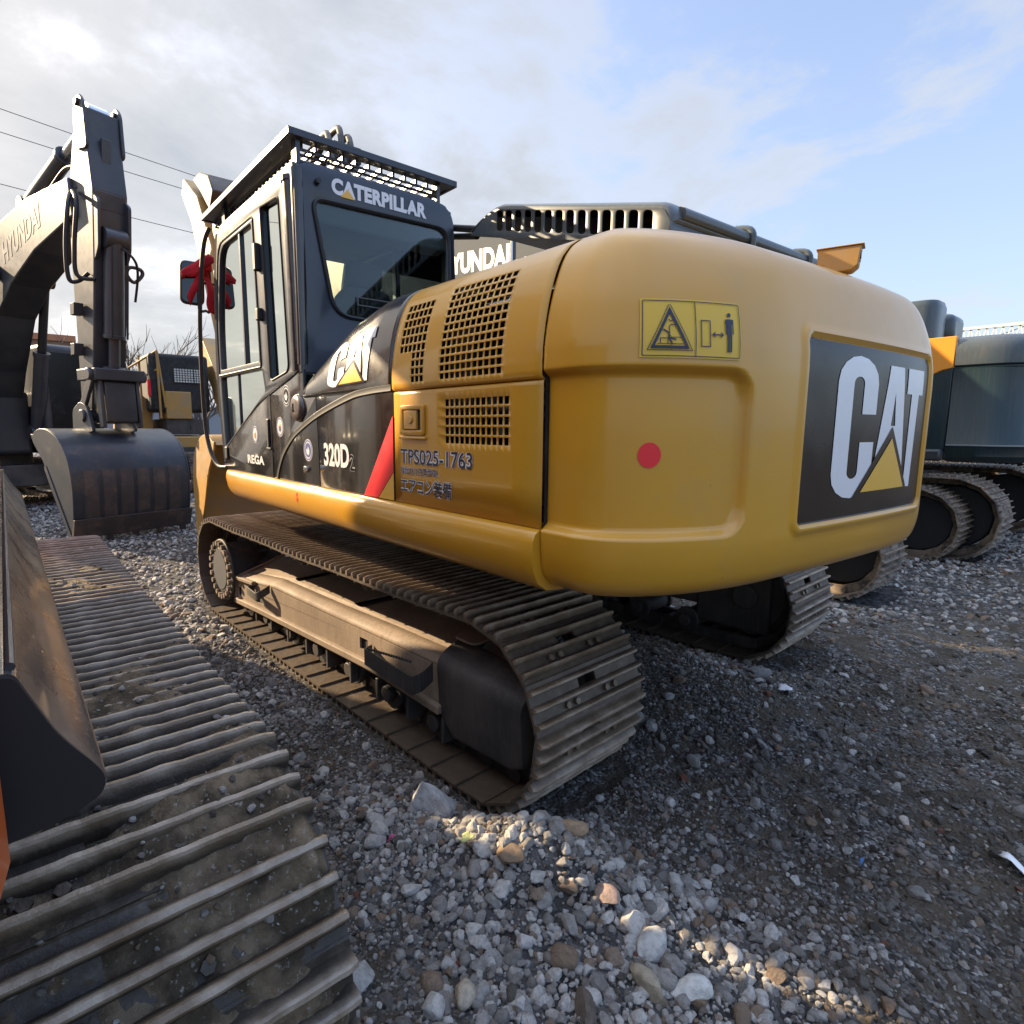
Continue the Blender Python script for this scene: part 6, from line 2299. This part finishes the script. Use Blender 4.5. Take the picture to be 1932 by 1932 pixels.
# single stones and scraps one can point to
RK = [((-1.262, 1.478), 0.078, 'large angular pale grey rock standing behind the near end of the crawler', (0.42, 0.41, 0.40), 3, (1.15, 0.9, 1.25)),
      ((-1.208, 1.228), 0.026, 'round white stone touching the inner plates of the near crawler', (0.62, 0.60, 0.58), 5, (1, 1, 1)),
      ((-1.50, -0.80), 0.062, 'blocky grey boulder in shadow near the right crawler', (0.20, 0.19, 0.18), 8, (1.3, 1, 1)),
      ((-2.495, 0.035), 0.030, 'pale buff stone alone on the dark soil at right', (0.42, 0.37, 0.32), 11, (1.1, 1, 1.1)),
      ((-1.735, 2.04), 0.050, 'square grey stone wedged against the muddy crawler shoes', (0.33, 0.32, 0.30), 14, (1.1, 1, 1.2)),
      ((-1.75, 1.48), 0.040, 'rounded brown stone in the middle of the gravel heap', (0.24, 0.17, 0.11), 17, (1.2, 1, 1)),
      ((-1.80, 1.24), 0.045, 'sandy brown angular stone on top of the gravel heap', (0.36, 0.25, 0.16), 20, (1.2, 0.9, 1)),
      ((-2.20, 1.30), 0.052, 'speckled pale granite stone in the foreground gravel', (0.44, 0.43, 0.40), 23, (1.0, 1, 0.9)),
      ((-2.19, 1.60), 0.050, 'flat dark brown slab stone in the foreground gravel', (0.12, 0.095, 0.075), 26, (1.0, 0.8, 1.0)),
      ((-2.26, 1.42), 0.048, 'yellowish wedge stone near the bottom edge', (0.34, 0.29, 0.21), 29, (1.2, 0.9, 1.0)),
      ((-2.34, 1.33), 0.050, 'long whitish pitted stone near the bottom edge', (0.55, 0.54, 0.50), 32, (1.5, 0.9, 1.0)),
      ((-2.02, 1.98), 0.052, 'smooth greenish grey stone near the crawler end', (0.22, 0.245, 0.245), 35, (1.2, 1, 0.9)),
      ((-1.95, 1.83), 0.046, 'tan stone with a flat top, left in the gravel', (0.40, 0.34, 0.26), 38, (1.1, 1, 1.0)),
      ((-2.02, 1.30), 0.046, 'dusty pink brown stone right in the gravel', (0.34, 0.25, 0.205), 41, (1.2, 1, 1.0))]
for (x, y), s, lab_, c, sd_, sc3 in RK:
    me = rock_mesh('rock', 500 + sd_, cuts=7 if sd_ % 2 else 11, sub=3, flat=1.0, rough=0.1)
    o = bpy.data.objects.new('rock', me)
    COL.objects.link(o)
    if sd_ == 3:
        bm = bmesh.new()
        for q in ((-1.05, -0.55, -0.5), (0.95, -0.75, -0.5), (1.15, 0.45, -0.5), (-0.65, 0.85, -0.5), (-0.25, 0.0, 1.0), (0.22, 0.12, 0.72), (-0.85, 0.1, 0.15), (0.75, 0.1, 0.1), (-0.95, -0.45, -0.1), (0.95, -0.55, -0.2)):
            bm.verts.new(q)
        bmesh.ops.convex_hull(bm, input=bm.verts)
        bmesh.ops.triangulate(bm, faces=bm.faces)
        for _ in range(4):
            bmesh.ops.subdivide_edges(bm, edges=bm.edges, cuts=1, use_grid_fill=True)
        R3 = random.Random(4)
        for v in bm.verts:
            v.co += Vector((R3.gauss(0, 1), R3.gauss(0, 1), R3.gauss(0, 1))) * 0.012
        bmesh.ops.smooth_vert(bm, verts=bm.verts, factor=0.5, use_axis_x=True, use_axis_y=True, use_axis_z=True)
        bm.to_mesh(me)
        bm.free()
        me.shade_smooth()
        me.set_sharp_from_angle(angle=radians(28))
    me.materials.append(mat('rock_%d' % sd_, c, 0.85, col2=tuple(q * 0.7 for q in c), scale=2.5, bump=0.5, bscale=9, spec=0.3))
    o.scale = tuple(s * q for q in sc3)
    o.location = (x, y, float(height(np.array([x]), np.array([y]))[0]) + s * sc3[2] * 0.42)
    o.rotation_euler = (0.15, -0.1, sd_ * 1.3)
    tag(o, lab_, 'rock')


def scrap(name, label, x, y, w_, d_, rot, material, lift=0.02):
    m = MB()
    r = random.Random(hash(label) % 1000 if False else len(label))
    rows = []
    for i in range(6):
        rows.append([((i / 5 - 0.5) * w_ * (1 + r.uniform(-0.1, 0.1)), (j / 5 - 0.5) * d_ * (1 + r.uniform(-0.15, 0.15)), lift + 0.012 * sin(3.1 * i / 5 + 2 * j / 5) + r.uniform(0, 0.008)) for j in range(6)])
    m.grid(rows)
    o = obj(name, m, material, None, smooth=50, solid=0.0012)
    o.location = (x, y, float(height(np.array([x]), np.array([y]))[0]) + 0.004)
    o.rotation_euler = (0.1, -0.15, rot)
    tag(o, label, 'litter')


scrap('plastic_scrap', 'yellow green plastic scrap lying on the gravel heap', -1.575, 1.535, 0.045, 0.020, 0.9, mat('lime_plastic', (0.55, 0.55, 0.20), 0.5), 0.03)
scrap('plastic_scrap', 'tiny magenta plastic scrap left of the gravel heap', -1.365, 1.725, 0.016, 0.016, 0.3, mat('pink_plastic', (0.75, 0.03, 0.25), 0.4), 0.02)
scrap('paper_scrap', 'crumpled white paper scrap in the shade by the right crawler', -1.70, -0.70, 0.07, 0.06, 0.5, WHT, 0.03)
scrap('plastic_scrap', 'torn white plastic strip at the right edge of the soil', -2.83, 0.02, 0.10, 0.035, 2.4, WHT, 0.02)
scrap('plastic_scrap', 'small bright blue plastic scrap on the dark soil', -2.47, 0.42, 0.012, 0.007, 1.1, mat('blue_plastic', (0.05, 0.16, 0.40), 0.5), 0.015)
